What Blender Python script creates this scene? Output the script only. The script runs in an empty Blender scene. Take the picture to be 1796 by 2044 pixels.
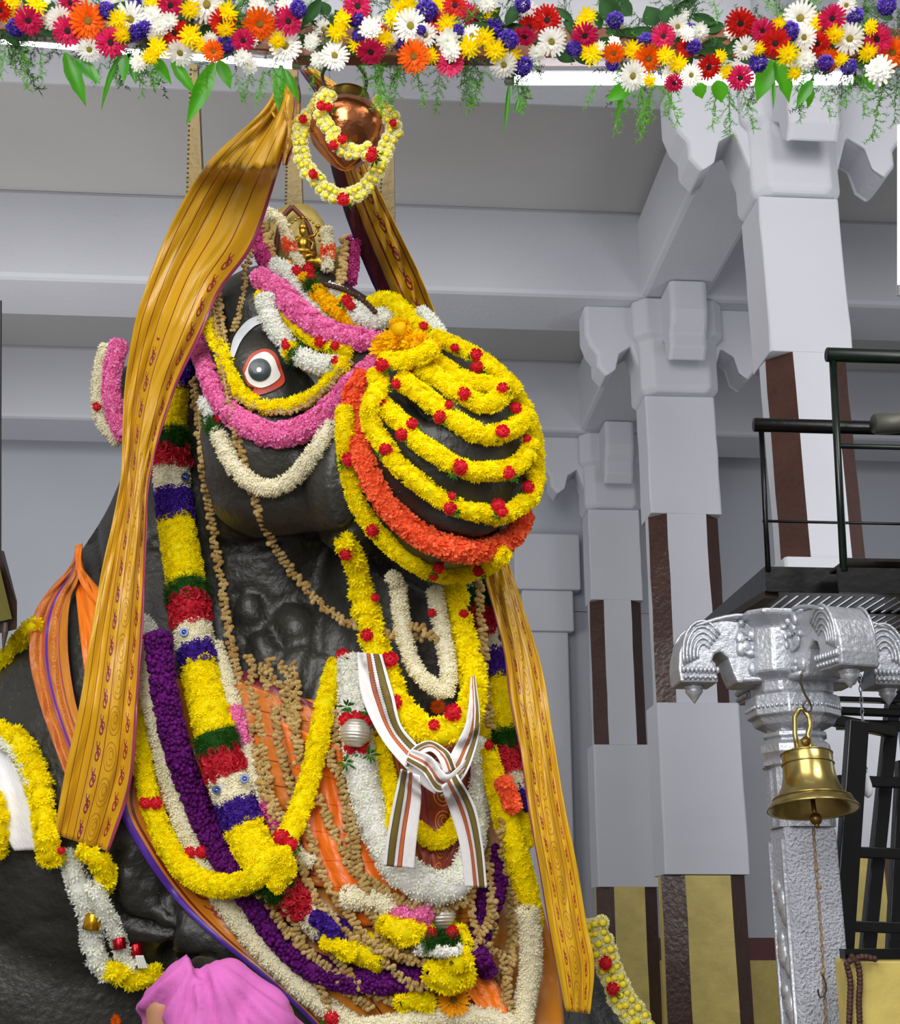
import bpy, bmesh, math, random
import numpy as np
from mathutils import Vector, Matrix
from mathutils.bvhtree import BVHTree
random.seed(7); rng = np.random.default_rng(7)
scn = bpy.context.scene
COL = scn.collection
# ------------------------------------------------------------------ camera
FPX = 2600.0; W0, H0 = 1796, 2044
PITCH = math.radians(17.66); YAW = math.radians(4.03)
CAM = np.array([0.0, 0.0, 1.6])
FWD = np.array([math.sin(YAW)*math.cos(PITCH), math.cos(YAW)*math.cos(PITCH), math.sin(PITCH)])
RGT = np.array([math.cos(YAW), -math.sin(YAW), 0.0])
UPV = np.cross(RGT, FWD)
cam = bpy.data.objects.new('camera', bpy.data.cameras.new('camera')); COL.objects.link(cam)
cam.data.lens = FPX/H0*36; cam.data.sensor_width = 36; cam.data.sensor_fit = 'AUTO'
cam.data.clip_start = 0.1; cam.data.clip_end = 100
R = Matrix([list(RGT), list(UPV), list(-FWD)]).transposed().to_4x4()
cam.matrix_world = Matrix.Translation(CAM) @ R
scn.camera = cam
# ------------------------------------------------------------------ light
wd = bpy.data.worlds.new('world'); scn.world = wd; wd.use_nodes = True
wd.node_tree.nodes['Background'].inputs[0].default_value = (0.88, 0.88, 0.92, 1)
wd.node_tree.nodes['Background'].inputs[1].default_value = 0.5
def area(name, loc, target, size, power, col=(1, .97, .93), sy=None):
    l = bpy.data.lights.new(name, 'AREA'); l.shape = 'RECTANGLE'; l.size = size; l.size_y = sy or size
    l.energy = power; l.color = col
    o = bpy.data.objects.new(name, l); COL.objects.link(o); o.location = loc
    o.rotation_euler = (Vector(target)-Vector(loc)).to_track_quat('-Z', 'Y').to_euler()
    return o
area('hall_fill_light', (-2.2, -0.6, 6.4), (0, 5.5, 2.8), 4.6, 340)
area('hall_fill_light', (-1.6, -2.2, 3.7), (0, 5.5, 2.9), 2.6, 240, (1, .99, .97))  # added frontal fill below beam height, softens the beam's shadow; no lamp there
area('hall_fill_light', (3.2, 0.4, 6.2), (0.6, 5.2, 2.6), 2.2, 190)
area('hall_fill_light', (-3.6, 8.5, 3.4), (-1.0, 13, 6.4), 2.5, 140, (1, .98, .96))
area('hall_fill_light', (5.4, 6.0, 3.0), (2.6, 10, 4.5), 2.0, 60, (.93, .96, 1))
scn.view_settings.view_transform = 'Standard'; scn.view_settings.look = 'None'
scn.view_settings.exposure = 0.12; scn.view_settings.gamma = 1.0; scn.view_settings.use_curve_mapping = False
# ------------------------------------------------------------------ helpers
def raydir(px, py):
    return FWD + RGT*((px-W0/2)/FPX) + UPV*((H0/2-py)/FPX)
def pt(px, py, Z):
    return CAM + raydir(px, py)*Z
def ptY(px, py, Y):
    d = raydir(px, py); return CAM + d*(Y/d[1])
def pxz(p):
    v = np.asarray(p, float)-CAM; z = v@FWD
    return W0/2+FPX*(v@RGT)/z, H0/2-FPX*(v@UPV)/z, z
MATS = {}
def srgb(c):
    if isinstance(c, str): c = tuple(int(c[i:i+2], 16)/255 for i in (0, 2, 4))
    return tuple((x/12.92 if x <= .04045 else ((x+.055)/1.055)**2.4) for x in c)+(1,)
def nd(nt, typ, **kw):
    n = nt.nodes.new(typ)
    for k, v in kw.items():
        if k.startswith('i'): n.inputs[int(k[1:])].default_value = v
        else: setattr(n, k, v)
    return n
def mat(name, col, rough=.6, metal=0, var=0, vs=6, col2=None, bump=0, bs=40, island=0, emit=0, sss=0, spec=None, trans=0):
    """principled procedural material: optional noise colour variation, per-island variation and bump"""
    if name in MATS: return MATS[name]
    m = bpy.data.materials.new(name); m.use_nodes = True; nt = m.node_tree; b = nt.nodes['Principled BSDF']
    c = srgb(col); b.inputs['Base Color'].default_value = c; m.diffuse_color = c
    b.inputs['Roughness'].default_value = rough; b.inputs['Metallic'].default_value = metal
    if spec is not None: b.inputs['Specular IOR Level'].default_value = spec
    if sss: b.inputs['Subsurface Weight'].default_value = sss; b.inputs['Subsurface Scale'].default_value = .01
    if emit:
        b.inputs['Emission Color'].default_value = c; b.inputs['Emission Strength'].default_value = emit
    tc = nd(nt, 'ShaderNodeTexCoord')
    if var or island or col2:
        c2 = srgb(col2) if col2 else tuple(max(0, x*(1-var)) for x in c[:3])+(1,)
        mx = nd(nt, 'ShaderNodeMix', data_type='RGBA'); mx.inputs[6].default_value = c; mx.inputs[7].default_value = c2
        if island:
            g = nd(nt, 'ShaderNodeNewGeometry'); nt.links.new(g.outputs['Random Per Island'], mx.inputs[0])
        else:
            no = nd(nt, 'ShaderNodeTexNoise'); no.inputs['Scale'].default_value = vs; no.inputs['Detail'].default_value = 5
            mr = nd(nt, 'ShaderNodeMapRange', i1=.35, i2=.65); nt.links.new(tc.outputs['Object'], no.inputs['Vector'])
            nt.links.new(no.outputs[0], mr.inputs[0]); nt.links.new(mr.outputs[0], mx.inputs[0])
        nt.links.new(mx.outputs[2], b.inputs['Base Color'])
        if emit: nt.links.new(mx.outputs[2], b.inputs['Emission Color'])
    if bump:
        no = nd(nt, 'ShaderNodeTexNoise'); no.inputs['Scale'].default_value = bs; no.inputs['Detail'].default_value = 6
        bp = nd(nt, 'ShaderNodeBump'); bp.inputs['Strength'].default_value = min(1, bump); bp.inputs['Distance'].default_value = .01*max(1, bump)
        nt.links.new(tc.outputs['Object'], no.inputs['Vector']); nt.links.new(no.outputs[0], bp.inputs['Height'])
        nt.links.new(bp.outputs[0], b.inputs['Normal'])
    MATS[name] = m; return m
class MB:
    """collects shapes, links them as one mesh object"""
    def __init__(s): s.v = []; s.f = []; s.mi = []; s.n = 0; s.uv = None
    def add(s, v, f, mi=0):
        v = np.asarray(v, float).reshape(-1, 3); s.v.append(v)
        s.f += [[i+s.n for i in q] for q in f]; s.mi += [mi]*len(f); s.n += len(v); return s
    def box(s, c, size, M=None, mi=0):
        x, y, z = [a/2 for a in size]
        v = np.array([(i, j, k) for i in (-x, x) for j in (-y, y) for k in (-z, z)])
        if M is not None: v = v@np.asarray(M).T
        v = v+np.asarray(c)
        return s.add(v, [(0, 1, 3, 2), (4, 6, 7, 5), (0, 4, 5, 1), (2, 3, 7, 6), (0, 2, 6, 4), (1, 5, 7, 3)], mi)
    def bar(s, a, b, w, h=None, up=(0, 0, 1), mi=0):
        a = np.asarray(a, float); b = np.asarray(b, float); d = b-a; L = np.linalg.norm(d); d /= L
        u = np.cross(up, d); u /= np.linalg.norm(u)+1e-9; v = np.cross(d, u)
        return s.box((a+b)/2, (L, w, h or w), np.array([d, u, v]).T, mi)
    def loft(s, rings, cap=True, mi=0, closed=True):
        n = len(rings[0]); v = np.concatenate([np.asarray(r, float) for r in rings]); f = []
        for i in range(len(rings)-1):
            for j in range(n if closed else n-1):
                k = (j+1) % n; f.append((i*n+j, i*n+k, (i+1)*n+k, (i+1)*n+j))
        if cap and closed:
            f.append(tuple(range(n))[::-1]); f.append(tuple((len(rings)-1)*n+j for j in range(n)))
        return s.add(v, f, mi)
    def tube(s, P, r, n=8, mi=0, cap=True):
        P = np.asarray(P, float); r = np.broadcast_to(r, (len(P),)); T = tangents(P); N, B = frames(T)
        a = np.linspace(0, 2*math.pi, n, endpoint=False)
        rings = [P[i]+r[i]*(np.outer(np.cos(a), N[i])+np.outer(np.sin(a), B[i])) for i in range(len(P))]
        return s.loft(rings, cap, mi)
    def lathe(s, prof, c=(0, 0, 0), n=24, M=None, mi=0, cap=True):
        a = np.linspace(0, 2*math.pi, n, endpoint=False); rings = []
        for r, z in prof:
            q = np.stack([r*np.cos(a), r*np.sin(a), np.full(n, z)], 1)
            if M is not None: q = q@np.asarray(M).T
            rings.append(q+np.asarray(c))
        return s.loft(rings, cap, mi)
    def ell(s, c, r, M=None, n=16, mi=0):
        pr = [(max(1e-4, math.sin(t)), -math.cos(t)) for t in np.linspace(0, math.pi, n//2+1)]
        a = np.linspace(0, 2*math.pi, n, endpoint=False); rings = []
        r = np.asarray(np.broadcast_to(r, (3,)), float)
        for q, z in pr:
            v = np.stack([q*np.cos(a), q*np.sin(a), np.full(n, z)], 1)*r
            if M is not None: v = v@np.asarray(M).T
            rings.append(v+np.asarray(c))
        return s.loft(rings, True, mi)
    def mesh(s, name, mats, smooth=False):
        me = bpy.data.meshes.new(name); v = np.concatenate(s.v) if s.v else np.zeros((0, 3))
        me.from_pydata(v.tolist(), [], s.f)
        for m in (mats if isinstance(mats, (list, tuple)) else [mats]): me.materials.append(m)
        if any(s.mi): me.polygons.foreach_set('material_index', s.mi)
        if smooth: me.polygons.foreach_set('use_smooth', [True]*len(me.polygons))
        me.update(); return me
    def build(s, name, mats, parent=None, smooth=False):
        return link(name, s.mesh(name, mats, smooth), parent)
def link(name, me, parent=None):
    o = bpy.data.objects.new(name, me); COL.objects.link(o)
    if parent is not None: o.parent = parent
    return o
def tag(o, label=None, cat=None, group=None, kind=None):
    for k, v in (('label', label), ('category', cat), ('group', group), ('kind', kind)):
        if v: o[k] = v
    return o
def thing(name, label, cat, group=None):
    return tag(link(name, None), label, cat, group)
def struct(name, mb, mats, parent=None, smooth=False):
    return tag(mb.build(name, mats, parent, smooth), kind='structure')
def bevel(o, w, seg=2):
    b = o.modifiers.new('bevel', 'BEVEL'); b.width = w; b.segments = seg; b.limit_method = 'ANGLE'; return o
def tangents(P):
    T = np.gradient(P, axis=0); return T/(np.linalg.norm(T, axis=1, keepdims=True)+1e-9)
def frames(T, ref=None):
    N = np.zeros_like(T); u = np.array([0, 0, 1.0]) if ref is None else np.asarray(ref, float)
    if abs(T[0]@u) > .95: u = np.array([1.0, 0, 0])
    n = u-T[0]*(u@T[0]); N[0] = n/np.linalg.norm(n)
    for i in range(1, len(T)):
        n = N[i-1]-T[i]*(N[i-1]@T[i]); N[i] = n/(np.linalg.norm(n)+1e-9)
    return N, np.cross(T, N)
def catmull(P, step):
    """smooth a control polyline; last columns (extra data) interpolated alongside"""
    P = np.asarray(P, float); n = len(P)
    if n == 2: Q = np.array([P[0], P[1]])
    else:
        E = np.vstack([2*P[0]-P[1], P, 2*P[-1]-P[-2]]); Q = []
        for i in range(n-1):
            a, b, c, d = E[i:i+4]
            for t in np.linspace(0, 1, 14, endpoint=False):
                Q.append(.5*((2*b)+(c-a)*t+(2*a-5*b+4*c-d)*t*t+(3*b-a-3*c+d)*t**3))
        Q.append(P[-1]); Q = np.array(Q)
    L = np.concatenate([[0], np.cumsum(np.linalg.norm(np.diff(Q[:, :2] if Q.shape[1] > 1 else Q, axis=0), axis=1))])
    m = max(2, int(L[-1]/step)+1); t = np.linspace(0, L[-1], m)
    return np.stack([np.interp(t, L, Q[:, k]) for k in range(Q.shape[1])], 1)
# ------------------------------------------------------------------ room shell
HC = 7.1          # underside of the ceiling beams
PAINT = mat('grey_white_wall_paint', 'c1c3cb', .85, var=.05, vs=.8, bump=.25, bs=25)
PAINT2 = mat('ceiling_slab_paint', 'b6b5b4', .9, var=.06, vs=.6, bump=.2, bs=20)
BROWN = mat('brown_gloss_paint', '452a20', .28, var=.25, vs=5, bump=.6, bs=22)
YELLOW = mat('ochre_yellow_paint', 'c2af5e', .45, var=.18, vs=6, bump=.6, bs=16)
FLOORM = mat('stone_floor', '6b655e', .5, var=.3, vs=2)
struct('floor', MB().box((0, 6, -.1), (20, 24, .2)), FLOORM)
YB = 15.3
struct('wall_back', MB().box((0, YB+.1, 4.2), (20, .2, 8.4)), mat('back_wall_paint', 'b2b6bf', .9, var=.05, vs=.7, bump=.2, bs=20))
struct('wall_right', MB().box((9.9, 6, 4.2), (.2, 20, 8.4)), PAINT)
struct('ceiling', MB().box((0, 6.5, HC+.99), (20, 20, .2)), PAINT2)
def rough_edge(o, w=.02):
    bevel(o, w, 2)
    return o
Hp = HC-1.6
for k, (ratio, dep) in enumerate(((1.29, .133), (1.935, .143), (2.552, .144))):
    y0 = ratio*Hp; b = MB().box((0, y0+dep*Hp/2, HC+.45), (20, dep*Hp, .9))
    rough_edge(struct('ceiling_beam', b, PAINT), .05)
# beam running away from the camera over the row of columns
rough_edge(struct('ceiling_beam', MB().box((2.82, 9.6, HC+.42), (.62, 11, .82)), PAINT), .05)
# ------------------------------------------------------------------ columns
def octo(hw, hd, c):
    return [(-hw+c, -hd), (hw-c, -hd), (hw, -hd+c), (hw, hd-c), (hw-c, hd), (-hw+c, hd), (-hw, hd-c), (-hw, -hd+c)]
def jit(ring, z, a=.004):
    return [(x+random.uniform(-a, a), y+random.uniform(-a, a), z+random.uniform(-a, a)) for x, y in ring]
def column(x, y, label, zt, zs, zp, zb=2.0, hw=.27, hd=.2):
    t = thing('temple_column', label, 'column', 'square painted columns along the right aisle')
    t.location = (x, y, 0)
    ch = .14
    def seg(z0, z1, cw, w, mats, colour):
        n = 7; m = MB(); rings = [jit(octo(w, w*hd/hw, cw), z) for z in np.linspace(z0, z1, n)]
        m.loft(rings)
        # diagonal faces painted brown
        cnt = 0
        for i in range(n-1):
            for j in range(8):
                m.mi[cnt] = colour[j % 2 == 1]; cnt += 1
        return m
    e = .012
    rough_edge(seg(zt, HC-.9, e, hw, None, (0, 0)).build('upper_shaft', [PAINT], t), .012)
    seg(zs, zt, ch, hw-.004, None, (0, 1)).build('chamfered_shaft', [PAINT, BROWN], t)
    rough_edge(seg(zb, zs, e, hw*1.1, None, (0, 0)).build('middle_shaft', [PAINT], t), .012)
    seg(0, zb, ch*1.15, hw*1.09, None, (0, 1)).build('painted_base_shaft', [YELLOW, BROWN], t)
    # capital block and curved brackets
    z0 = HC-.9
    m = MB(); m.loft([[(a, b, z) for a, b in octo(w, w*.9, .1)] for w, z in ((hw, z0), (hw*1.12, z0+.05), (hw*1.12, z0+.5), (hw*1.3, z0+.56), (hw*1.3, HC))])
    rough_edge(m.build('capital_block', [PAINT], t), .02)
    L = .62
    prof = [(0, .9), (L, .9), (L, .62), (L-.04, .5), (L-.1, .42), (L-.1, .3), (L-.18, .2), (L-.26, .26), (L-.3, .42), (L-.42, .5), (.1, .18), (0, .16)]
    for k, (dx, dy) in enumerate(((-1, 0), (0, -1), (1, 0))):
        h = .17; m = MB(); sx, sy = -dy, dx
        L0 = hw*.7 if dx else hd*.5
        rings = []
        for s in (-h, -h*.8, h*.8, h):
            sh = .96 if abs(s) == h else 1
            rings.append([(dx*(L0+q*sh)+sx*s, dy*(L0+q*sh)+sy*s, z0+w*1.0) for q, w in prof])
        m.loft(rings); rough_edge(m.build('bracket', [PAINT], t), .015)
    return t
def colX(px, py, Y): return ptY(px, py, Y)[0]
column(colX(1628, 900, 7.5), 7.6, 'nearest white square column with tall brown corner stripes behind the black platform', 5.08, 3.72, 2.05)
column(colX(1377, 1250, 10.9), 11.0, 'middle white column with brown corner stripes and yellow base, just left of the silver pillar', 5.08, 3.4, 2.05, hw=.32)
column(colX(1238, 1350, 14.2), 14.4, 'farthest white column, its yellow base beside the hanging golden cloth', 5.13, 3.5, 1.98, hw=.3)
# faint pilaster against the back wall, seen past the muzzle
m = MB().box((0, 0, 2.8), (.5, .12, 5.6)); m.box((0, -.04, 5.2), (.62, .2, .5)).box((0, -.06, 5.8), (.8, .24, .7))
o = m.build('pilaster', PAINT); o.location = (colX(1090, 1200, 15.2), 15.2, 0); tag(o, kind='structure'); rough_edge(o)
tube_m = mat('tube_light_glow', 'f4f7ff', .5, emit=9)
# ------------------------------------------------------------------ stone bull
def stone_mat():
    m = bpy.data.materials.new('dark_oiled_stone'); m.use_nodes = True; nt = m.node_tree; b = nt.nodes['Principled BSDF']
    tc = nd(nt, 'ShaderNodeTexCoord')
    n1 = nd(nt, 'ShaderNodeTexNoise'); n1.inputs['Scale'].default_value = 2.2; n1.inputs['Detail'].default_value = 8
    r1 = nd(nt, 'ShaderNodeValToRGB'); r1.color_ramp.elements[0].position = .3; r1.color_ramp.elements[0].color = srgb('191917')
    r1.color_ramp.elements[1].position = .72; r1.color_ramp.elements[1].color = srgb('32322d')
    sp = nd(nt, 'ShaderNodeTexVoronoi'); sp.inputs['Scale'].default_value = 22
    cmp_ = nd(nt, 'ShaderNodeMath', operation='LESS_THAN', i1=.035)
    mx = nd(nt, 'ShaderNodeMix', data_type='RGBA'); mx.inputs[7].default_value = srgb('9a9a8c')
    n2 = nd(nt, 'ShaderNodeTexNoise'); n2.inputs['Scale'].default_value = 26; n2.inputs['Detail'].default_value = 8
    bp = nd(nt, 'ShaderNodeBump'); bp.inputs['Strength'].default_value = .42; bp.inputs['Distance'].default_value = .02
    for n in (n1, sp, n2): nt.links.new(tc.outputs['Object'], n.inputs['Vector'])
    nt.links.new(n1.outputs[0], r1.inputs[0]); nt.links.new(r1.outputs[0], mx.inputs[6])
    nt.links.new(sp.outputs[0], cmp_.inputs[0]); nt.links.new(cmp_.outputs[0], mx.inputs[0])
    nt.links.new(mx.outputs[2], b.inputs['Base Color']); nt.links.new(n2.outputs[0], bp.inputs['Height'])
    nt.links.new(bp.outputs[0], b.inputs['Normal']); b.inputs['Roughness'].default_value = .42
    return m
STONE = stone_mat()
def E(m, px, py, Z, rx, ry, rz, roll=0):
    k = Z/FPX; a = math.radians(roll)
    X = RGT*math.cos(a)+UPV*math.sin(a); Yv = UPV*math.cos(a)-RGT*math.sin(a)
    m.ell(pt(px, py, Z), (rx*k, ry*k, rz), np.array([X, Yv, FWD]).T, n=20)
def chain(m, pts, n=7):
    P = catmull([p[:2]+p[2:] for p in pts], 30)
    for q in P: E(m, q[0], q[1], q[2], q[3], q[3], q[3]*q[2]/FPX*(q[4] if len(q) > 4 else 1))
m = MB()
# head
E(m, 885, 905, 5.15, 183, 205, .46, 12)      # muzzle
E(m, 905, 1030, 5.13, 135, 105, .38, 20)      # lower lip
chain(m, [(600, 590, 5.8, 75), (690, 680, 5.55, 100), (790, 770, 5.3, 135), (850, 830, 5.2, 165)])
E(m, 560, 650, 5.85, 150, 120, .48)           # skull
E(m, 535, 760, 5.6, 125, 115, .36)            # eye bulge
E(m, 560, 900, 5.6, 165, 165, .42)            # cheek
E(m, 590, 1000, 5.6, 170, 85, .38)            # jaw
E(m, 720, 960, 5.35, 120, 160, .38)
chain(m, [(465, 578, 5.75, 24), (470, 640, 5.7, 30), (490, 700, 5.75, 45)])  # horn stub
chain(m, [(430, 780, 6.0, 60), (320, 770, 6.2, 62), (235, 790, 6.3, 42), (205, 830, 6.35, 22)])  # ear
chain(m, [(420, 850, 5.9, 30), (415, 920, 5.85, 30)])
# neck, hump, shoulders
chain(m, [(560, 1040, 6.05, 170), (540, 1180, 6.1, 190), (580, 1380, 6.1, 230)])
chain(m, [(430, 950, 6.3, 170), (400, 1150, 6.3, 225), (330, 1400, 6.2, 310), (250, 1650, 6.2, 400)])
chain(m, [(760, 1150, 5.75, 110), (800, 1300, 5.8, 160), (780, 1500, 5.85, 230)])  # throat, dewlap
E(m, 640, 1560, 5.95, 330, 430, .6)
E(m, 700, 1850, 5.9, 380, 420, .75)
E(m, 820, 2200, 5.8, 430, 420, .8)
E(m, -150, 1950, 6.9, 620, 500, 1.3)
E(m, 60, 2050, 5.8, 420, 420, .55)
E(m, 480, 2400, 6.2, 880, 480, 1.2)
E(m, 1130, 2180, 5.9, 190, 260, .4)
# carved swellings of the shoulder ornament
chain(m, [(215, 1760, 5.5, 60), (290, 1790, 5.45, 70), (330, 1830, 5.42, 66)])
chain(m, [(380, 1850, 5.36, 66), (450, 1880, 5.34, 62)])
tmp = m.build('bull_tmp', STONE)
md = tmp.modifiers.new('r', 'REMESH'); md.mode = 'VOXEL'; md.voxel_size = .028
ms = tmp.modifiers.new('s', 'SMOOTH'); ms.iterations = 9; ms.factor = .6
dg = bpy.context.evaluated_depsgraph_get()
bme = bpy.data.meshes.new_from_object(tmp.evaluated_get(dg)); bpy.data.objects.remove(tmp)
def vget(me):
    a = np.empty(len(me.vertices)*3); me.vertices.foreach_get('co', a); return a.reshape(-1, 3)
# subdivide the camera-side head region is not needed: carve with smooth grooves
def carve(me, strokes):
    V = vget(me); Nn = np.empty(len(V)*3); me.vertices.foreach_get('normal', Nn); Nn = Nn.reshape(-1, 3)
    d = V-CAM; z = d@FWD; px = W0/2+FPX*(d@RGT)/z; py = H0/2-FPX*(d@UPV)/z
    facing = (Nn*d).sum(1) < 0
    off = np.zeros(len(V))
    for st in strokes:
        P = catmull(st[0], 6); w, depth = st[1], st[2]
        lo = P[:, :2].min(0)-3*w; hi = P[:, :2].max(0)+3*w
        idx = np.where(facing & (px > lo[0]) & (px < hi[0]) & (py > lo[1]) & (py < hi[1]))[0]
        if len(idx) == 0: continue
        q = np.stack([px[idx], py[idx]], 1)
        dd = np.sqrt(((q[:, None]-P[None, :, :2])**2).sum(2)).min(1)
        off[idx] -= depth*np.exp(-(dd/w)**2)
    V = V+Nn*off[:, None]; me.vertices.foreach_set('co', V.ravel()); me.update()
def circ(cx, cy, r, a0=0, a1=360, n=12):
    return [(cx+r*math.cos(math.radians(a)), cy+r*math.sin(math.radians(a))) for a in np.linspace(a0, a1, n)]
carve(bme, [
    ([(300, 1080), (430, 1092), (560, 1085), (700, 1065)], 9, .05),
    ([(690, 870), (672, 960), (690, 1030), (760, 1110), (860, 1165)], 14, .05),
    ([(770, 1010), (860, 1060), (960, 1085), (1040, 1040)], 9, .035),
    ([(815, 795), (850, 815), (880, 815)], 17, .12),
    ([(805, 775), (840, 775), (880, 795)], 8, -.03),
    ([(560, 560), (575, 700), (600, 800), (640, 900)], 8, .012),
    ([(470, 1180), (455, 1240), (500, 1300)], 8, .03),
    (circ(495, 1215, 38), 6, .03), (circ(520, 1290, 40), 6, .03), (circ(585, 1240, 45), 7, .035),
    ([(495, 1210), (497, 1220)], 22, -.025), ([(520, 1285), (522, 1295)], 20, -.025), ([(585, 1235), (587, 1245)], 24, -.03),
    (circ(530, 1200, 14), 4, .02), (circ(548, 1300, 18), 5, .02),
    ([(620, 1190), (640, 1240), (620, 1330), (600, 1400)], 9, .035),
    ([(640, 1290), (700, 1330), (760, 1340)], 10, .02), ([(640, 1330), (700, 1360)], 8, .02),
    ([(238, 1700), (220, 1760), (240, 1830), (300, 1850), (330, 1870), (330, 1905), (370, 1920), (420, 1915)], 9, .06),
    ([(330, 1790), (345, 1840), (320, 1870)], 8, .045),
    ([(235, 1735), (275, 1735), (290, 1755)], 6, .03),
    ([(180, 1060), (190, 1110), (200, 1160)], 14, .03),
    ([(0, 1890), (60, 1850), (120, 1840)], 10, .008),
])
for p in bme.polygons: p.use_smooth = True
BULL = thing('stone_bull', 'huge dark stone seated bull statue hung with garlands', 'statue')
body = link('body', bme, BULL)
bme.materials.clear(); bme.materials.append(STONE)
plinth = MB().box((0, 0, 0), (7.0, 4.6, .2)); plinth.box((0, 0, .13), (6.7, 4.3, .06))
o = plinth.build('plinth', mat('plinth_stone', '55524c', .7, var=.3)); o.location = (-1.2, 7.4, .1)
tag(o, 'low stone plinth under the bull statue', 'plinth'); bevel(o, .03)
# ------------------------------------------------------------------ depth map of everything draped so far
BV = BVHTree.FromPolygons(vget(bme).tolist(), [tuple(p.vertices) for p in bme.polygons])
GS = 6; GX0, GY0, GX1, GY1 = -120, 350, 1500, 2240
gw, gh = (GX1-GX0)//GS, (GY1-GY0)//GS
DM = np.full((gh, gw), np.inf)
_c = Vector(CAM)
for j in range(gh):
    for i in range(gw):
        d = raydir(GX0+(i+.5)*GS, GY0+(j+.5)*GS)
        h = BV.ray_cast(_c, Vector(d))
        if h[0] is not None: DM[j, i] = (np.array(h[0])-CAM)@FWD
def depth(px, py, r=0):
    i = int((px-GX0)/GS); j = int((py-GY0)/GS); k = int(r/GS)
    a = DM[max(0, j-k):j+k+1, max(0, i-k):i+k+1]
    if a.size == 0: return np.inf
    return a.min() if not r else np.nanmin(a)
def stamp(px, py, r, z):
    i0, i1 = int((px-r-GX0)/GS), int((px+r-GX0)/GS)+1; j0, j1 = int((py-r-GY0)/GS), int((py+r-GY0)/GS)+1
    i0 = max(0, i0); j0 = max(0, j0); i1 = min(gw, i1); j1 = min(gh, j1)
    if i1 <= i0 or j1 <= j0: return
    J, I = np.mgrid[j0:j1, i0:i1]
    dd = ((I+.5)*GS+GX0-px)**2+((J+.5)*GS+GY0-py)**2
    s = DM[j0:j1, i0:i1]; mk = (dd < r*r) & (z < s); s[mk] = z
# ------------------------------------------------------------------ flower and cloth tools
WB = {}
def root(name, label, cat, base, group=None):
    """an Empty at the thing's base; children are authored in world coordinates"""
    o = thing(name, label, cat, group); o.location = Vector(base); WB[o.name] = Vector(base); return o
def put(o, parent):
    o.parent = parent
    if parent.name in WB: o.matrix_parent_inverse = Matrix.Translation(-WB[parent.name])
    return o
def rawmesh(name, V, F, mats, MI=None, smooth=False):
    """F: (n,3) triangles"""
    me = bpy.data.meshes.new(name); n = len(F)
    me.vertices.add(len(V)); me.vertices.foreach_set('co', np.asarray(V, np.float32).ravel())
    me.loops.add(n*3); me.loops.foreach_set('vertex_index', np.asarray(F, np.int32).ravel())
    me.polygons.add(n); me.polygons.foreach_set('loop_start', np.arange(0, n*3, 3, dtype=np.int32))
    try: me.polygons.foreach_set('loop_total', np.full(n, 3, np.int32))
    except Exception: pass
    for m in (mats if isinstance(mats, (list, tuple)) else [mats]): me.materials.append(m)
    if MI is not None: me.polygons.foreach_set('material_index', np.asarray(MI, np.int32))
    if smooth: me.polygons.foreach_set('use_smooth', np.ones(n, bool))
    me.update(calc_edges=True); return me
def petal_ring(n, r0, r1, w, z0, z1, tipw=0, cup=0, jitter=.12):
    V, F = [], []
    for k in range(n):
        a = 2*math.pi*k/n+random.uniform(-1, 1)*jitter; c, s = math.cos(a), math.sin(a)
        j = 1+random.uniform(-1, 1)*jitter; b = len(V)
        rm = (r0+r1*j)/2*1.1; zm = (z0+z1)/2+cup
        V += [(c*r0, s*r0, z0), (c*rm-s*w, s*rm+c*w, zm), (c*rm+s*w, s*rm-c*w, zm)]
        if tipw:
            V += [(c*r1*j-s*tipw, s*r1*j+c*tipw, z1), (c*r1*j+s*tipw, s*r1*j-c*tipw, z1)]
            F += [(b, b+2, b+1), (b+1, b+2, b+4), (b+1, b+4, b+3)]
        else:
            V += [(c*r1*j, s*r1*j, z1)]; F += [(b, b+2, b+1), (b+1, b+2, b+3)]
    return np.array(V), np.array(F)
def merge(*parts):
    V, F, n = [], [], 0
    for v, f in parts: V.append(v); F.append(np.asarray(f)+n); n += len(v)
    return np.concatenate(V), np.concatenate(F)
def ball(nu=6, nv=4, r=(1, 1, 1), c=(0, 0, 0)):
    V = [(0, 0, -1)]+[(math.sin(t)*math.cos(a), math.sin(t)*math.sin(a), -math.cos(t)) for t in np.linspace(0, math.pi, nv+1)[1:-1] for a in np.linspace(0, 2*math.pi, nu, endpoint=False)]+[(0, 0, 1)]
    F = [(0, 1+(j+1) % nu, 1+j) for j in range(nu)]
    for i in range(nv-2):
        for j in range(nu):
            a = 1+i*nu+j; b = 1+i*nu+(j+1) % nu; F += [(a, b, b+nu), (a, b+nu, a+nu)]
    L = len(V)-1; F += [(L, L-nu+j, L-nu+(j+1) % nu) for j in range(nu)]
    return np.array(V)*np.array(r)+np.array(c), np.array(F)
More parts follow.
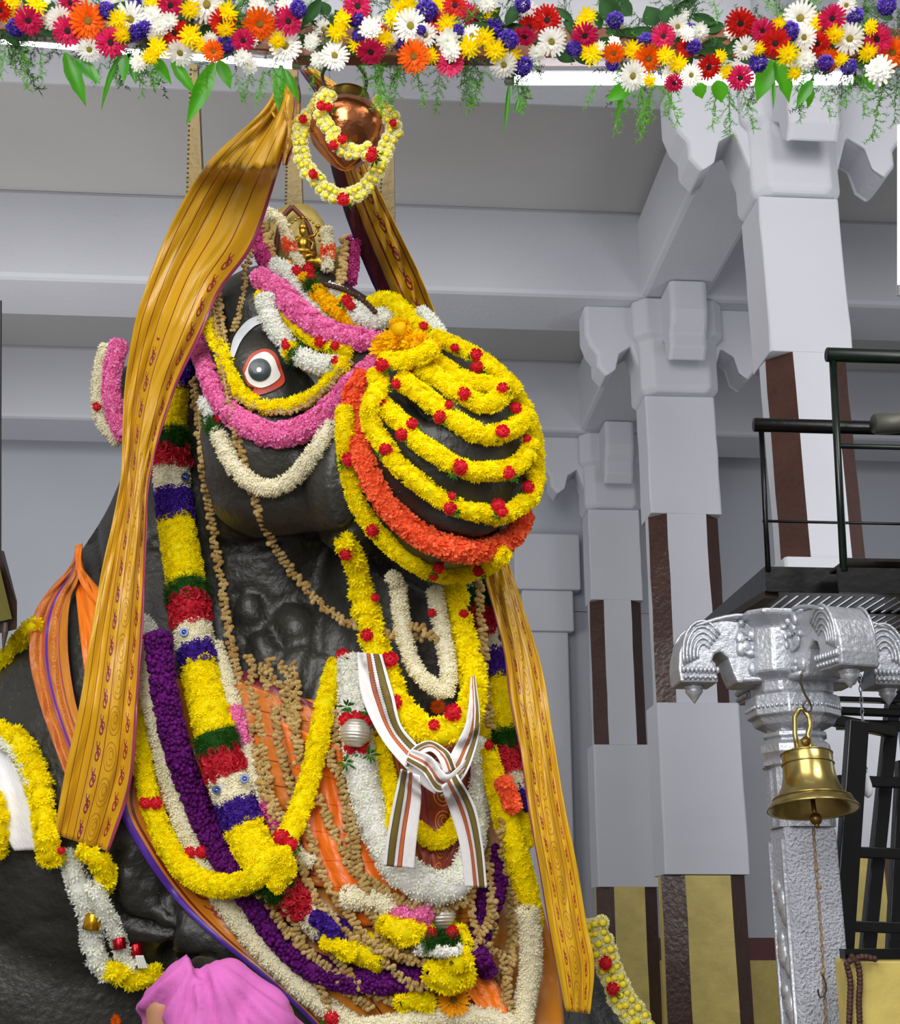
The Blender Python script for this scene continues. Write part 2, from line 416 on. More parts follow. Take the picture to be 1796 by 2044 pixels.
TPL = {
    'chrys': merge(petal_ring(7, .1, 1, .22, 0, .45), petal_ring(4, .05, .5, .18, .1, .65)),
    'tuber': merge(ball(4, 2, (.28, .28, .8), (0, 0, .35)), petal_ring(4, .1, .9, .2, .2, .55)),
    'pink': merge(petal_ring(5, .1, .95, .33, 0, .6, .2, .25), petal_ring(3, .05, .5, .3, .2, .85, .15, .1)),
    'orange': petal_ring(5, .05, 1, .38, .0, .6, .3, .1),
    'jasmine': merge(petal_ring(5, .1, 1, .22, .3, .55, 0), ball(4, 2, (.17, .17, .6), (0, 0, .1))),
    'globe': ball(7, 5, (.8, .8, .9), (0, 0, .3)),
    'fern': petal_ring(8, 0, 1.25, .06, 0, .9, 0, .0, .5),
    'carnation': merge(petal_ring(6, .2, .8, .3, .1, .6, .35, .2, .3), petal_ring(5, .1, .45, .25, .2, .9, .3, .1, .3)),
    'rosy': merge(petal_ring(5, .25, .85, .4, .0, .5, .45, .3, .15), petal_ring(4, .15, .45, .35, .1, .8, .35, .2, .15)),
    'statice': petal_ring(6, .1, .8, .28, .1, .6, .25, .1, .3),
}
def inst(tpl, C, N, S, tilt=.35):
    """numpy copies of a small template at centres C, normals N, sizes S"""
    V, F = tpl; n = len(C)
    N = N+rng.normal(0, tilt, N.shape); N /= np.linalg.norm(N, axis=1, keepdims=True)+1e-9
    a = rng.normal(size=N.shape); X = a-N*(a*N).sum(1, keepdims=True); X /= np.linalg.norm(X, axis=1, keepdims=True)+1e-9
    Y = np.cross(N, X); M = np.stack([X, Y, N], 2)*np.asarray(S)[:, None, None]
    out = np.einsum('nij,vj->nvi', M, V)+C[:, None]
    FF = F[None]+(np.arange(n)*len(V))[:, None, None]
    return out.reshape(-1, 3), FF.reshape(-1, 3)
def fm(name, c, c2, rough=.6, **k):
    m = mat(name, c, rough, col2=c2, island=1, spec=.2, **k); nt = m.node_tree; b = nt.nodes['Principled BSDF']; out = nt.nodes['Material Output']
    t = nd(nt, 'ShaderNodeBsdfTranslucent'); x = nd(nt, 'ShaderNodeMixShader'); x.inputs[0].default_value = .42
    src = b.inputs['Base Color'].links[0].from_socket; nt.links.new(src, t.inputs[0]); nt.links.new(b.outputs[0], x.inputs[1]); nt.links.new(t.outputs[0], x.inputs[2]); nt.links.new(x.outputs[0], out.inputs[0])
    return m
KIND = {  # template, material, core material, floret px, density
    'yellow': ('chrys', fm('yellow_petals', 'fff600', 'ffec00'), 8.5, 1.5),
    'golden': ('chrys', fm('golden_petals', 'ffdc00', 'ffcc00'), 8.5, 1.5),
    'cream': ('tuber', fm('cream_buds', 'fffcea', 'f8f2d2'), 7.5, 1.7),
    'white': ('tuber', fm('white_buds', 'ffffff', 'f2f6e6'), 8, 1.7),
    'jasmine': ('jasmine', fm('jasmine_petals', 'ffffff', 'f0f4e0'), 9, 1.6),
    'pink': ('pink', fm('pink_petals', 'ffa8da', 'ee74b8'), 8, 1.5),
    'magenta': ('pink', fm('magenta_petals', 'e868b4', 'c8408c'), 8, 1.5),
    'orange': ('orange', fm('orange_petals', 'ff8450', 'f4683a'), 8.5, 1.6),
    'purple': ('statice', fm('violet_petals', '5a30a8', '3c1c86'), 7, 1.9),
    'plum': ('globe', fm('plum_globe_flowers', '7a1a86', '4c0a58'), 6.2, .95),
    'green': ('fern', fm('green_foliage', '2f6a1e', '1c4412'), 11, 2.4),
    'red': ('rosy', fm('coral_red_petals', 'e2384a', 'c01c30'), 12, 1.25),
}
def resolve(path, r, Z=None, step=7, lift=0, hug=.65, bridge=1):
    """pixel path -> points lying on whatever is already draped there"""
    P = catmull(path, step); n = len(P); r = np.interp(np.linspace(0, 1, n), np.linspace(0, 1, len(np.atleast_1d(r))), np.atleast_1d(r)) if np.ndim(r) else np.full(n, float(r))
    zz = np.array([depth(p[0], p[1], r[i]*.45) for i, p in enumerate(P)])
    if Z is not None:
        zo = np.interp(np.linspace(0, 1, n), np.linspace(0, 1, len(np.atleast_1d(Z))), np.atleast_1d(Z)); zz = np.minimum(zz, zo)
    ok = np.isfinite(zz)
    zz = np.interp(np.arange(n), np.where(ok)[0], zz[ok]) if ok.any() else np.full(n, 5.4)
    zc = zz-r*zz/FPX*hug-lift
    if bridge and n > 6:
        k = min(9, n//2)
        for _ in range(3):
            sm = np.convolve(np.pad(zc, k, 'edge'), np.ones(2*k+1)/(2*k+1), 'valid'); zc = np.minimum(zc, sm)
        zc = np.convolve(np.pad(zc, 3, 'edge'), np.ones(7)/7, 'valid')
    W = np.array([pt(p[0], p[1], z) for p, z in zip(P, zc)])
    return P, W, r*zc/FPX, zc
def stamp_path(P, r, zc):
    for i in range(0, len(P), 1): stamp(P[i, 0], P[i, 1], (r[i]*FPX/zc[i])*.85, zc[i]-r[i]*.55)
def fluff(name, kind, W, R, parent, fs=1, dens=1, caps=(1, 1)):
    tp, m, fpx, dn = KIND[kind]
    T = tangents(W); N, B = frames(T, -FWD)
    seg = np.linalg.norm(np.diff(W, axis=0), axis=1); L = np.concatenate([[0], np.cumsum(seg)])
    s = fpx*fs*np.mean([5.2])/FPX
    n = int(L[-1]*2*math.pi*R.mean()*.7/(s*s*1.6)*dn*dens*1.25)+3
    t = rng.uniform(0, L[-1], n); th = rng.uniform(-2.2, 2.2, n)
    C = np.stack([np.interp(t, L, W[:, k]) for k in range(3)], 1)
    NN = np.stack([np.interp(t, L, N[:, k]) for k in range(3)], 1); BB = np.stack([np.interp(t, L, B[:, k]) for k in range(3)], 1)
    rr = np.interp(t, L, R)
    nn = NN*np.cos(th)[:, None]+BB*np.sin(th)[:, None]
    C = C+nn*(rr*.8)[:, None]*rng.uniform(.93, 1.05, (n, 1))
    for e, sg, on in ((0, -1, caps[0]), (-1, 1, caps[1])):   # blossoms closing the ends
        if not on: continue
        k = int(2*math.pi*R[e]**2/(s*s*1.6)*dn*dens)+3; d = rng.normal(size=(k, 3)); d /= np.linalg.norm(d, axis=1, keepdims=True)
        a = (d@(T[e]*sg)); d = d+np.outer(np.maximum(0, -a)*2, T[e]*sg); d /= np.linalg.norm(d, axis=1, keepdims=True)
        ax_ = d@T[e]; q = d-np.outer(ax_*.55, T[e]); C = np.concatenate([C, W[e]+q*R[e]*.8]); nn = np.concatenate([nn, d]); n += k
    S = s*rng.uniform(.8, 1.2, n)
    V, F = inst(TPL[tp], C, nn, S)
    # core
    cb = MB(); cb.tube(W, R*.84, 10); cv = np.concatenate(cb.v)
    cf = [(q[0], q[i], q[i+1]) for q in cb.f for i in range(1, len(q)-1)]
    V2 = np.concatenate([V, cv]); F2 = np.concatenate([F, np.array(cf)+len(V)])
    o = link(name, rawmesh(name, V2, F2, m)); put(o, parent); return o
# single blossoms -------------------------------------------------------
def rose_mesh():
    V, F = merge(petal_ring(6, .5, 1.0, .42, -.2, .25, .36, .1, .05), petal_ring(5, .38, .72, .4, -.1, .5, .34, .15, .05),
                 petal_ring(4, .22, .46, .3, 0, .68, .26, .12, .05), ball(6, 4, (.26, .26, .4), (0, 0, .4)), ball(10, 5, (.82, .82, .5), (0, 0, .05)))
    return rawmesh('rose', V, F, fm('red_rose_petals', 'ee3040', 'c81c2c', .5))
ROSE = rose_mesh()
V_, F_ = merge(petal_ring(9, .1, 1.2, .16, 0, .35, 0, .1, .4), petal_ring(6, .1, .8, .14, .1, .8, 0, .1, .4))
TUFT = rawmesh('leaf_tuft', V_, F_, fm('fresh_leaf_green', '3d8a22', '215c14'))
def orient(n, spin=None):
    n = Vector(n).normalized(); q = n.to_track_quat('Z', 'Y'); 
    from mathutils import Quaternion
    return (q @ Quaternion((0, 0, 1), random.uniform(0, 6.28) if spin is None else spin)).to_matrix().to_4x4()
def blossom(name, me, p, size, parent, n=None, spin=None, jit=.35):
    if n is None: n = -raydir(*pxz(p)[:2])
    n = np.asarray(n, float)/np.linalg.norm(n)+rng.normal(0, jit, 3)*.5
    o = link(name, me); o.matrix_basis = Matrix.Translation(Vector(p)) @ orient(n, spin) @ Matrix.Scale(size, 4); put(o, parent); return o
def rose(px, py, parent, rpx=15, tuft=True, me=None, name='rose', lift=.0):
    z = depth(px, py, 6)
    if not np.isfinite(z): z = WBZ.get(parent.name, 5.3)
    s = rpx*z/FPX; z -= s*.4+lift
    blossom(name, me or ROSE, pt(px, py, z), s, parent)
    if tuft: blossom('leaf_tuft', TUFT, pt(px+random.choice((-1, 1))*rpx*.8, py+rpx*.7, z+s*.5), s*.8, parent)
    stamp(px, py, rpx, z)
WBZ = {}
def garland(label, path, r, kind, Z=None, roses=(), group=None, name='flower_garland', lift=0, fs=1, segs=None, dens=1, tuft=True, rr=15, wob=.04, cat='garland'):
    """one strung garland: strand parts (one per colour section) and its roses"""
    P, W, R, zc = resolve(path, r, Z, lift=lift)
    R = R*(1+wob*np.sin(np.arange(len(R))*1.3)+rng.normal(0, wob*.6, len(R)))
    g = root(name, label, cat, W[0], group); WBZ[g.name] = float(zc.mean())
    n = len(W)
    for a, b, kd in (segs or [(0, 1, kind)]):
        i, j = int(a*(n-1)), int(math.ceil(b*(n-1)))+1
        if j-i < 3: j = min(n, i+3); i = j-3
        nm = {'green': 'foliage_section', 'red': 'red_rose_section'}.get(kd, kd+'_flower_section') if segs else 'flower_strand'
        q = R[i:j]*(1.08 if kd in ('green',) else 1)
        tag(fluff(nm, kd, W[i:j], q, g, fs, dens, (a <= .001, b >= .999)), kind='stuff')
    stamp_path(P, R, zc)
    for q in roses: rose(q[0], q[1], g, q[2] if len(q) > 2 else rr, tuft)
    return g
# strings of groundnuts ---------------------------------------------------
def nut_mesh(k):
    m = MB(); pr = [(.01, -1), (.3, -.88), (.44, -.6), (.42, -.35), (.33, -.02), (.4, .3), (.45, .6), (.3, .9), (.01, 1)]
    m.lathe([(a*random.uniform(1.0, 1.2), b) for a, b in pr], n=7)
    return m.mesh('groundnut', mat('groundnut_shell_%d' % k, ('dabe80', 'ceae68', 'c09a58')[k], .75, col2=('b89656', 'a88446', '987438')[k], var=.1, vs=3, bump=.8, bs=9), True)
NUTS = [nut_mesh(k) for k in range(3)]
def nuts(label, path, Z=None, size=12, gap=9.5, group='strings of groundnuts hung on the bull', lift=0, spread=3, stop=None):
    P, W, R, zc = resolve(path, size*.5, Z, step=gap, lift=lift, bridge=1)
    g = root('groundnut_string', label, 'garland', W[0], group); T = tangents(W)
    cord = MB().tube(W, .004, 5).build('cord', mat('cotton_cord', 'b8a070', .9)); put(cord, g)
    for i in range(min(len(W), 299)):
        t = T[i]; side = np.cross(t, -FWD); side /= np.linalg.norm(side)
        ang = random.uniform(-.85, .8); d = side*math.cos(ang)+t*math.sin(ang)*.9-FWD*random.uniform(-.5, .6)
        s = size*zc[i]/FPX*random.uniform(.75, 1.08)
        o = link('groundnut', NUTS[random.choice((0, 0, 1, 1, 2))]); p = W[i]+side*random.uniform(-1, 1)*spread*zc[i]/FPX
        o.matrix_basis = Matrix.Translation(Vector(p)) @ orient(d) @ Matrix.Scale(s, 4); put(o, g)
    for i in range(len(P)): stamp(P[i, 0], P[i, 1], size*.8, zc[i]-size*zc[i]/FPX*.3)
    return g
# cloth -------------------------------------------------------------------
class X:
    """tiny expression builder over shader nodes"""
    def __init__(s, nt, o): s.nt, s.o = nt, o
    def _m(s, op, b=None, c=None):
        n = s.nt.nodes.new('ShaderNodeMath'); n.operation = op
        for i, v in enumerate((s, b, c)):
            if v is None: continue
            if isinstance(v, X): s.nt.links.new(v.o, n.inputs[i])
            else: n.inputs[i].default_value = v
        return X(s.nt, n.outputs[0])
    def __add__(s, b): return s._m('ADD', b)
    def __sub__(s, b): return s._m('SUBTRACT', b)
    def __mul__(s, b): return s._m('MULTIPLY', b)
    def lt(s, b): return s._m('LESS_THAN', b)
    def gt(s, b): return s._m('GREATER_THAN', b)
    def abs(s): return s._m('ABSOLUTE')
    def frac(s): return s._m('FRACT')
    def max(s, b): return s._m('MAXIMUM', b)
    def min(s, b): return s._m('MINIMUM', b)
    def hyp(s, b): return (s*s+b*b)._m('SQRT')
def cloth_mat(name, base, base2, layers, rough=.38, sheen=.3, bump=.3, metal=.0):
    """layers(u, v) -> list of (mask, colour) painted in order"""
    m = bpy.data.materials.new(name); m.use_nodes = True; nt = m.node_tree; b = nt.nodes['Principled BSDF']
    uv = nd(nt, 'ShaderNodeUVMap'); sp = nd(nt, 'ShaderNodeSeparateXYZ'); nt.links.new(uv.outputs[0], sp.inputs[0])
    u, v = X(nt, sp.outputs[0]), X(nt, sp.outputs[1])
    no = nd(nt, 'ShaderNodeTexNoise'); no.inputs['Scale'].default_value = 3; nt.links.new(uv.outputs[0], no.inputs['Vector'])
    cur = nd(nt, 'ShaderNodeMix', data_type='RGBA'); cur.inputs[6].default_value = srgb(base); cur.inputs[7].default_value = srgb(base2)
    nt.links.new(no.outputs[0], cur.inputs[0]); out = cur.outputs[2]
    for mask, col in layers(u, v):
        mx = nd(nt, 'ShaderNodeMix', data_type='RGBA'); nt.links.new(mask.o, mx.inputs[0]); nt.links.new(out, mx.inputs[6])
        mx.inputs[7].default_value = srgb(col); out = mx.outputs[2]
    nt.links.new(out, b.inputs['Base Color']); b.inputs['Roughness'].default_value = rough
    b.inputs['Sheen Weight'].default_value = sheen*.3; b.inputs['Metallic'].default_value = metal
    n2 = nd(nt, 'ShaderNodeTexNoise'); n2.inputs['Scale'].default_value = 14; n2.inputs['Detail'].default_value = 3
    bp = nd(nt, 'ShaderNodeBump'); bp.inputs['Strength'].default_value = bump; bp.inputs['Distance'].default_value = .02
    nt.links.new(uv.outputs[0], n2.inputs['Vector']); nt.links.new(n2.outputs[0], bp.inputs['Height']); nt.links.new(bp.outputs[0], b.inputs['Normal'])
    return m
def line(u, c, w): return (u-c).abs().lt(w)
def bird(u, v, uc, wu, n, off=0, flip=1):
    """small woven swan: head ring, body blob and a curling tail, repeated along v"""
    x = (u-uc)*(1/wu)*flip; y = ((v*n+off).frac()-.5)*2.2
    inside = x.abs().lt(1.0)
    head = (x-.1).hyp(y-.45); body = (x+.05).hyp((y+.2)*1.0); neck = (x-.35).hyp(y-.1)
    a = (head-.36).abs().lt(.11).max((body-.02).abs().lt(.2)).max((neck-.3).abs().lt(.08))
    tail = (x+.1).hyp(y+.62); a = a.max((tail-.3).abs().lt(.08)*(y.gt(-.75)))
    return a*inside
def rings(u, v, uc, wu, n, off=0):
    x = (u-uc)*(1/wu); y = ((v*n+off).frac()-.5)*2
    d = x.hyp(y)
    return ((d-.8).abs().lt(.045)).max((d-.5).abs().lt(.04)).max(((x-.1).hyp(y+.1)-.25).abs().lt(.04))*x.abs().lt(1.0)
def ribbon(name, A, B, m, parent=None, Z=None, lift=.01, nu=24, nv=70, fold=0, nf=5, thick=.004, vlen=None, crumple=0, phase=0, drape=True, rnd=0, smooth=5, margin=0, stampit=True):
    """cloth between two pixel edges A and B (same direction); Z: depths along the length (or pair of lists for both edges)"""
    A = catmull(A, 4); B = catmull(B, 4)
    def samp(P, n):
        t = np.linspace(0, len(P)-1, n); return np.stack([np.interp(t, np.arange(len(P)), P[:, k]) for k in range(2)], 1)
    A = samp(A, nv+1); B = samp(B, nv+1); us = np.linspace(0, 1, nu+1); ts = np.linspace(0, 1, nv+1)
    px = A[:, None, :]*(1-us)[None, :, None]+B[:, None, :]*us[None, :, None]
    zz = np.full((nv+1, nu+1), np.inf)
    if drape:
        for i in range(nv+1):
            for j in range(nu+1): zz[i, j] = depth(px[i, j, 0], px[i, j, 1], margin)-lift
    if Z is not None:
        if isinstance(Z, tuple):
            za = np.interp(ts, np.linspace(0, 1, len(Z[0])), Z[0]); zb = np.interp(ts, np.linspace(0, 1, len(Z[1])), Z[1])
            zo = za[:, None]*(1-us)+zb[:, None]*us
        else: zo = np.repeat(np.interp(ts, np.linspace(0, 1, len(Z)), Z)[:, None], nu+1, 1)
        zz = np.minimum(zz, zo)
    bad = ~np.isfinite(zz)
    if bad.any():
        for i in range(nv+1):
            ok = np.isfinite(zz[i])
            if ok.any(): zz[i] = np.interp(us, us[ok], zz[i][ok])
        ro = np.isfinite(zz[:, 0])
        for j in range(nu+1): zz[:, j] = np.interp(ts, ts[ro], zz[ro, j]) if ro.any() else 5.5
    for _ in range(smooth):
        q = np.pad(zz, 1, 'edge'); sm = (q[:-2, 1:-1]+q[2:, 1:-1]+q[1:-1, :-2]+q[1:-1, 2:]+q[1:-1, 1:-1]*2)/6; zz = np.minimum(zz, sm)
    U, Vv = np.meshgrid(us, ts)
    z2 = zz-fold*(np.sin(U*nf*2*math.pi+phase+Vv*2.2)+.35*np.sin(U*nf*4.4*math.pi+Vv*5+1))*.5-fold*.6
    if crumple:
        for k in range(7):
            a, b, c = rng.uniform(3, 16), rng.uniform(6, 34), rng.uniform(0, 6.3)
            z2 -= crumple*.3*np.abs(np.sin(U*a+Vv*b+c+np.sin(Vv*b*.4)))
    pts = np.array([[pt(px[i, j, 0], px[i, j, 1], z2[i, j]) for j in range(nu+1)] for i in range(nv+1)])
    F = [(i*(nu+1)+j, i*(nu+1)+j+1, (i+1)*(nu+1)+j+1, (i+1)*(nu+1)+j) for i in range(nv) for j in range(nu)]
    me = bpy.data.meshes.new(name); me.from_pydata(pts.reshape(-1, 3).tolist(), [], F); me.materials.append(m)
    L = vlen or 1.0; uvl = me.uv_layers.new(name='UVMap'); li = np.empty(len(me.loops), np.int32); me.loops.foreach_get('vertex_index', li)
    uvv = np.stack([U.ravel()[li], (Vv.ravel()*L)[li]], 1); uvl.data.foreach_set('uv', uvv.astype(np.float32).ravel())
    me.polygons.foreach_set('use_smooth', [True]*len(me.polygons))
    o = link(name, me)
    sd = o.modifiers.new('thick', 'SOLIDIFY'); sd.thickness = thick; sd.offset = 0
    if parent is not None: put(o, parent)
    if stampit:
        w = np.linalg.norm(px[:, 1:]-px[:, :-1], axis=2).mean()*.7+5
        h = np.linalg.norm(px[1:]-px[:-1], axis=2).mean()*.7+3; rad = max(w, h)
        for i in range(0, nv+1):
            for j in range(0, nu+1): stamp(px[i, j, 0], px[i, j, 1], rad, zz[i, j]-fold)
    return o
# ------------------------------------------------------------------ cloths on the body
SILK = cloth_mat('gold_silk_with_swan_borders', 'd2a40c', 'c49409', lambda u, v: [
    (rings(u, v, .50, .13, 13), 'a87008'), (bird(u, v, .29, .065, 20), '8c2a22'), (bird(u, v, .80, .065, 20, .5, -1), '8c2a22'),
    (line(u, .21, .006), '6e2410'), (line(u, .37, .006), '6e2410'), (line(u, .63, .006), '6e2410'), (line(u, .72, .006), '6e2410'), (line(u, .88, .006), '6e2410'), (u.lt(.035), '7c2c3c')], .36)
SILKL = cloth_mat('gold_silk_with_pleat_lines', 'cc9c0c', 'bc8a08', lambda u, v: [
    (bird(u, v, .42, .07, 30)*v.gt(.36), '7c2440'), (rings(u, v, .62, .11, 22)*v.gt(.5), 'a06c08'), (bird(u, v, .84, .07, 30, .4)*v.gt(.22), '8a2828'),
    (line(u, .1, .006), '7a3410'), (line(u, .22, .006), '7a3410'), (line(u, .34, .006), '7a3410'), (line(u, .51, .007), '7a3410'), (line(u, .74, .007), '7a3410'), (u.gt(.955), '8a2c4c')], .34)
SAREE = cloth_mat('golden_saree_cloth', 'c98414', 'b5650e', lambda u, v: [
    (rings(u, v, .5, .1, 14), '96520a'), (rings(u, v, .75, .1, 14, .5), '96520a'), (bird(u, v, .078, .038, 17), '8a2a1c'), (line(u, .034, .004), '6a1e14'), (line(u, .122, .005), '6a1e14'), (line(u, .3, .004), '6a1e14'),
    (u.lt(.022), '4a2290')], .42)
SAR2 = cloth_mat('golden_orange_saree_cloth', 'c9740e', 'b3540c', lambda u, v: [(line((v*9).frac(), .5, .03), '7e2a10'), (v.lt(.05), '6e1c30')], .42)
ORNG = cloth_mat('plain_orange_silk', 'e0700c', 'cc5606', lambda u, v: [(line((v*7).frac(), .5, .02), 'b44006')], .38)
MARO = cloth_mat('maroon_printed_cloth', '6e2016', '8a3410', lambda u, v: [(rings(u, v, .55, .16, 6), 'c08020'), (line(u, .3, .012), '4a1438'), (line(u, .8, .012), '4a1438')], .5)
SHAWL = cloth_mat('rust_orange_shawl_silk', 'c87028', 'b8602c', lambda u, v: [(rings(u, v, .22, .14, 13), 'cc8a1c'), (rings(u, v, .62, .1, 10), 'd09a20'), (line(u, .45, .035), '5c2a9c'), (line(u, .78, .012), '5a3070'), ((u-.38).abs().lt(.03), 'a8524a'), ((u-.88).abs().lt(.09), 'cc8420')], .42)
SHAW2 = cloth_mat('bright_orange_silk', 'f08208', 'e06a04', lambda u, v: [(u.gt(.93), 'a04a10')], .36)
t = root('chest_saree', 'golden brown saree wrapped round the chest under the garlands, purple hem at lower left', 'saree', pt(600, 1900, 5.2))
ribbon('saree_cloth', [(262, 1340), (255, 1480), (235, 1600), (275, 1690), (345, 1790), (425, 1870), (530, 1955), (615, 2035), (680, 2110)],
       [(900, 1440), (985, 1500), (1015, 1580), (1050, 1700), (1085, 1820), (1110, 1920), (1122, 2000), (1130, 2100)], SAREE, t, lift=.03, nu=60, nv=70, fold=.012, nf=9, crumple=.012, margin=4, Z=[5.75, 5.7, 5.7, 5.65, 5.55, 5.5, 5.5])
ribbon('upper_saree_fold', [(470, 1330), (450, 1480), (480, 1620), (560, 1760)], [(700, 1440), (790, 1500), (820, 1640), (900, 1800)], SAR2, t, lift=.02, nu=30, nv=40, fold=.01, nf=4, crumple=.015, margin=4)
ribbon('orange_underskirt', [(560, 1440), (590, 1560), (610, 1700), (700, 1850)], [(700, 1500), (740, 1600), (770, 1700), (840, 1840)], ORNG, t, lift=.02, nu=24, nv=40, fold=.02, nf=3, crumple=.012, margin=4)
ribbon('maroon_apron', [(790, 1460), (800, 1560), (830, 1680), (850, 1740), (862, 1765)], [(950, 1440), (950, 1560), (925, 1680), (890, 1740), (872, 1765)], MARO, t, lift=.02, nu=20, nv=30, fold=.015, nf=2, crumple=.02, margin=4)
ribbon('orange_fold', [(885, 1940), (930, 1980), (960, 2020)], [(940, 1910), (990, 1960), (1020, 2030)], SHAW2, t, lift=.02, nu=14, nv=20, fold=.02, nf=2, crumple=.02, margin=4)
t = root('rust_shawl', 'rust orange silk shawl with purple stripe over the left shoulder', 'shawl', pt(160, 1300, 5.6))
ribbon('inner_fold', [(150, 1095), (150, 1160), (160, 1270), (175, 1400), (180, 1520)], [(162, 1088), (175, 1160), (225, 1250), (235, 1350), (235, 1500)], SHAW2, t, Z=[5.95, 5.85, 5.75, 5.7, 5.6], lift=.02, nu=20, nv=40, fold=.02, nf=2, crumple=.03)
ribbon('outer_fold', [(152, 1090), (140, 1130), (75, 1210), (58, 1300), (75, 1390), (105, 1480), (135, 1560)], [(160, 1095), (158, 1150), (140, 1200), (135, 1290), (150, 1400), (180, 1490), (200, 1560)], SHAWL, t, Z=[5.93, 5.8, 5.7, 5.6, 5.55, 5.5, 5.45], lift=.03, nu=24, nv=50, fold=.025, nf=2, crumple=.015)
ribbon('neck_fold', [(150, 1090), (152, 1130), (170, 1180), (240, 1260)], [(165, 1085), (165, 1130), (200, 1175), (250, 1220)], SHAW2, t, Z=[5.9, 5.85, 5.8, 5.6], lift=.02, nu=8, nv=24, fold=.005, nf=1)

# ------------------------------------------------------------------ garlands, from the body outwards
G_PLAIN = 'plain cream and white flower ropes'
garland('yellow and white flower garland lying along the back, left of the rust shawl', [(-20, 1345), (20, 1305), (48, 1266), (70, 1246)], 13, 'yellow', Z=6.0, fs=1.6)
garland('small white and red topped flower tassel at the head of the plum garland', [(283, 1240), (300, 1262), (310, 1290)], 17, 'white', roses=[(296, 1276, 12)])
garland('long cream flower rope sweeping from the left shoulder to the bottom edge', [(290, 1290), (300, 1380), (325, 1500), (350, 1600), (385, 1690), (440, 1790), (510, 1880), (590, 1960), (680, 2030), (750, 2060)], 21, 'cream', roses=[(378, 1702, 13), (403, 1700, 13), (662, 2030, 16)], Z=5.35)
garland('deep plum globe amaranth garland running beside the long cream rope', [(316, 1272), (330, 1390), (365, 1530), (420, 1665), (500, 1790), (590, 1905), (690, 1955), (790, 1955), (880, 1940), (945, 1880), (980, 1790), (1000, 1700)], 27, 'plum', wob=.03)
garland('short cream rope hanging from inside the striped garland on the left chest', [(430, 1290), (450, 1350), (475, 1440), (500, 1530), (530, 1600), (590, 1700), (620, 1720)], 15, None, segs=[(0, .27, 'cream'), (.27, .42, 'pink'), (.42, .68, 'cream'), (.68, .86, 'magenta'), (.86, 1, 'cream')])
# striped garland: left half, bottom, right half
SL = [(360, 715), (338, 800), (338, 880), (343, 960), (352, 1040), (366, 1130), (378, 1210), (392, 1300), (412, 1390), (438, 1490), (462, 1580), (495, 1670), (530, 1730)]
yy = np.array([p[1] for p in SL]); 
def seg_y(cuts, P, y0, y1):
    """colour cuts given by pixel height -> fractions of the strand"""
    Q = catmull(P, 4); fr = lambda y: float(np.interp(y, Q[:, 1], np.linspace(0, 1, len(Q))))
    return [(fr(a), fr(b), k) for a, b, k in cuts]
cuts = [(715, 765, 'purple'), (765, 862, 'yellow'), (862, 900, 'green'), (900, 932, 'red'), (932, 985, 'cream'), (985, 1038, 'purple'), (1038, 1168, 'yellow'), (1168, 1200, 'green'), (1200, 1245, 'red'), (1245, 1292, 'cream'), (1292, 1332, 'purple'), (1332, 1462, 'yellow'), (1462, 1500, 'green'), (1500, 1545, 'red'), (1545, 1600, 'cream'), (1600, 1645, 'purple'), (1645, 1730, 'yellow')]
big = garland('broad garland of yellow, red and violet blocks down the left of the neck', SL, np.array([36, 40, 40, 40, 41, 42, 42, 43, 44, 45, 45, 44, 42]), None, segs=seg_y(cuts, SL, 0, 0), wob=.02)
def sequin(px, py, parent, r=9):
    z = depth(px, py, 3)-.02; m = MB(); m.lathe([(1, 0), (.9, .3), (.6, .3), (.45, .1), (.2, .35), (.01, .4)], n=14)
    blossom('sequin', m.mesh('sequin', mat('blue_silver_sequin', '8a9ac8', .2, .9, col2='1c2660', island=0, var=.1, vs=300)), pt(px, py, z), r*z/FPX, parent)
for q in ((310, 968), (370, 952), (367, 1262), (420, 1262), (432, 1577), (488, 1555)): sequin(q[0], q[1], big)
garland('broad multicolour garland across the lower chest with red, white and violet blocks', [(535, 1750), (580, 1790), (625, 1830), (690, 1880), (760, 1905)], 36, None, segs=[(0, .14, 'green'), (.14, .34, 'red'), (.34, .56, 'cream'), (.56, .72, 'purple'), (.72, 1, 'yellow')])
garland('cream, pink and yellow flower block left of the lower silver ball', [(690, 1790), (750, 1800), (800, 1818), (850, 1825)], 24, None, segs=[(0, .6, 'cream'), (.6, 1, 'pink')])
garland('thick bunch of yellow chrysanthemums left of the lower silver ball', [(765, 1840), (800, 1855), (850, 1865)], np.array([20, 34, 26]), 'yellow', fs=1.3)
SR = [(948, 1170), (968, 1230), (988, 1290), (998, 1350), (1005, 1420), (1012, 1480), (1022, 1545), (1035, 1600), (1040, 1680)]
sgr = seg_y([(1170, 1215, 'green'), (1215, 1258, 'red'), (1258, 1300, 'cream'), (1300, 1348, 'purple'), (1348, 1455, 'yellow'), (1455, 1492, 'green'), (1492, 1535, 'red'), (1535, 1575, 'cream'), (1575, 1610, 'purple'), (1610, 1680, 'yellow')], SR, 0, 0)
bg2 = garland('broad garland of coloured blocks on the right chest beside the hanging gold silk', SR, np.array([26, 30, 32, 32, 34, 32, 32, 30, 28]), None, Z=[5.7, 5.6, 5.5, 5.45, 5.4], segs=sgr, wob=.02)
sequin(1002, 1272, bg2)
garland('second yellow rope on the right chest ending in a leaf tip', [(975, 1500), (990, 1570), (1010, 1640), (1035, 1720), (1055, 1790), (1063, 1850)], np.array([18, 22, 26, 26, 24, 20]), 'yellow', Z=5.35, roses=[(975, 1487, 10)])
garland('slender yellow rope right of the scarf under the broad right garland', [(950, 1350), (960, 1410), (967, 1470)], 15, 'yellow', Z=5.45)
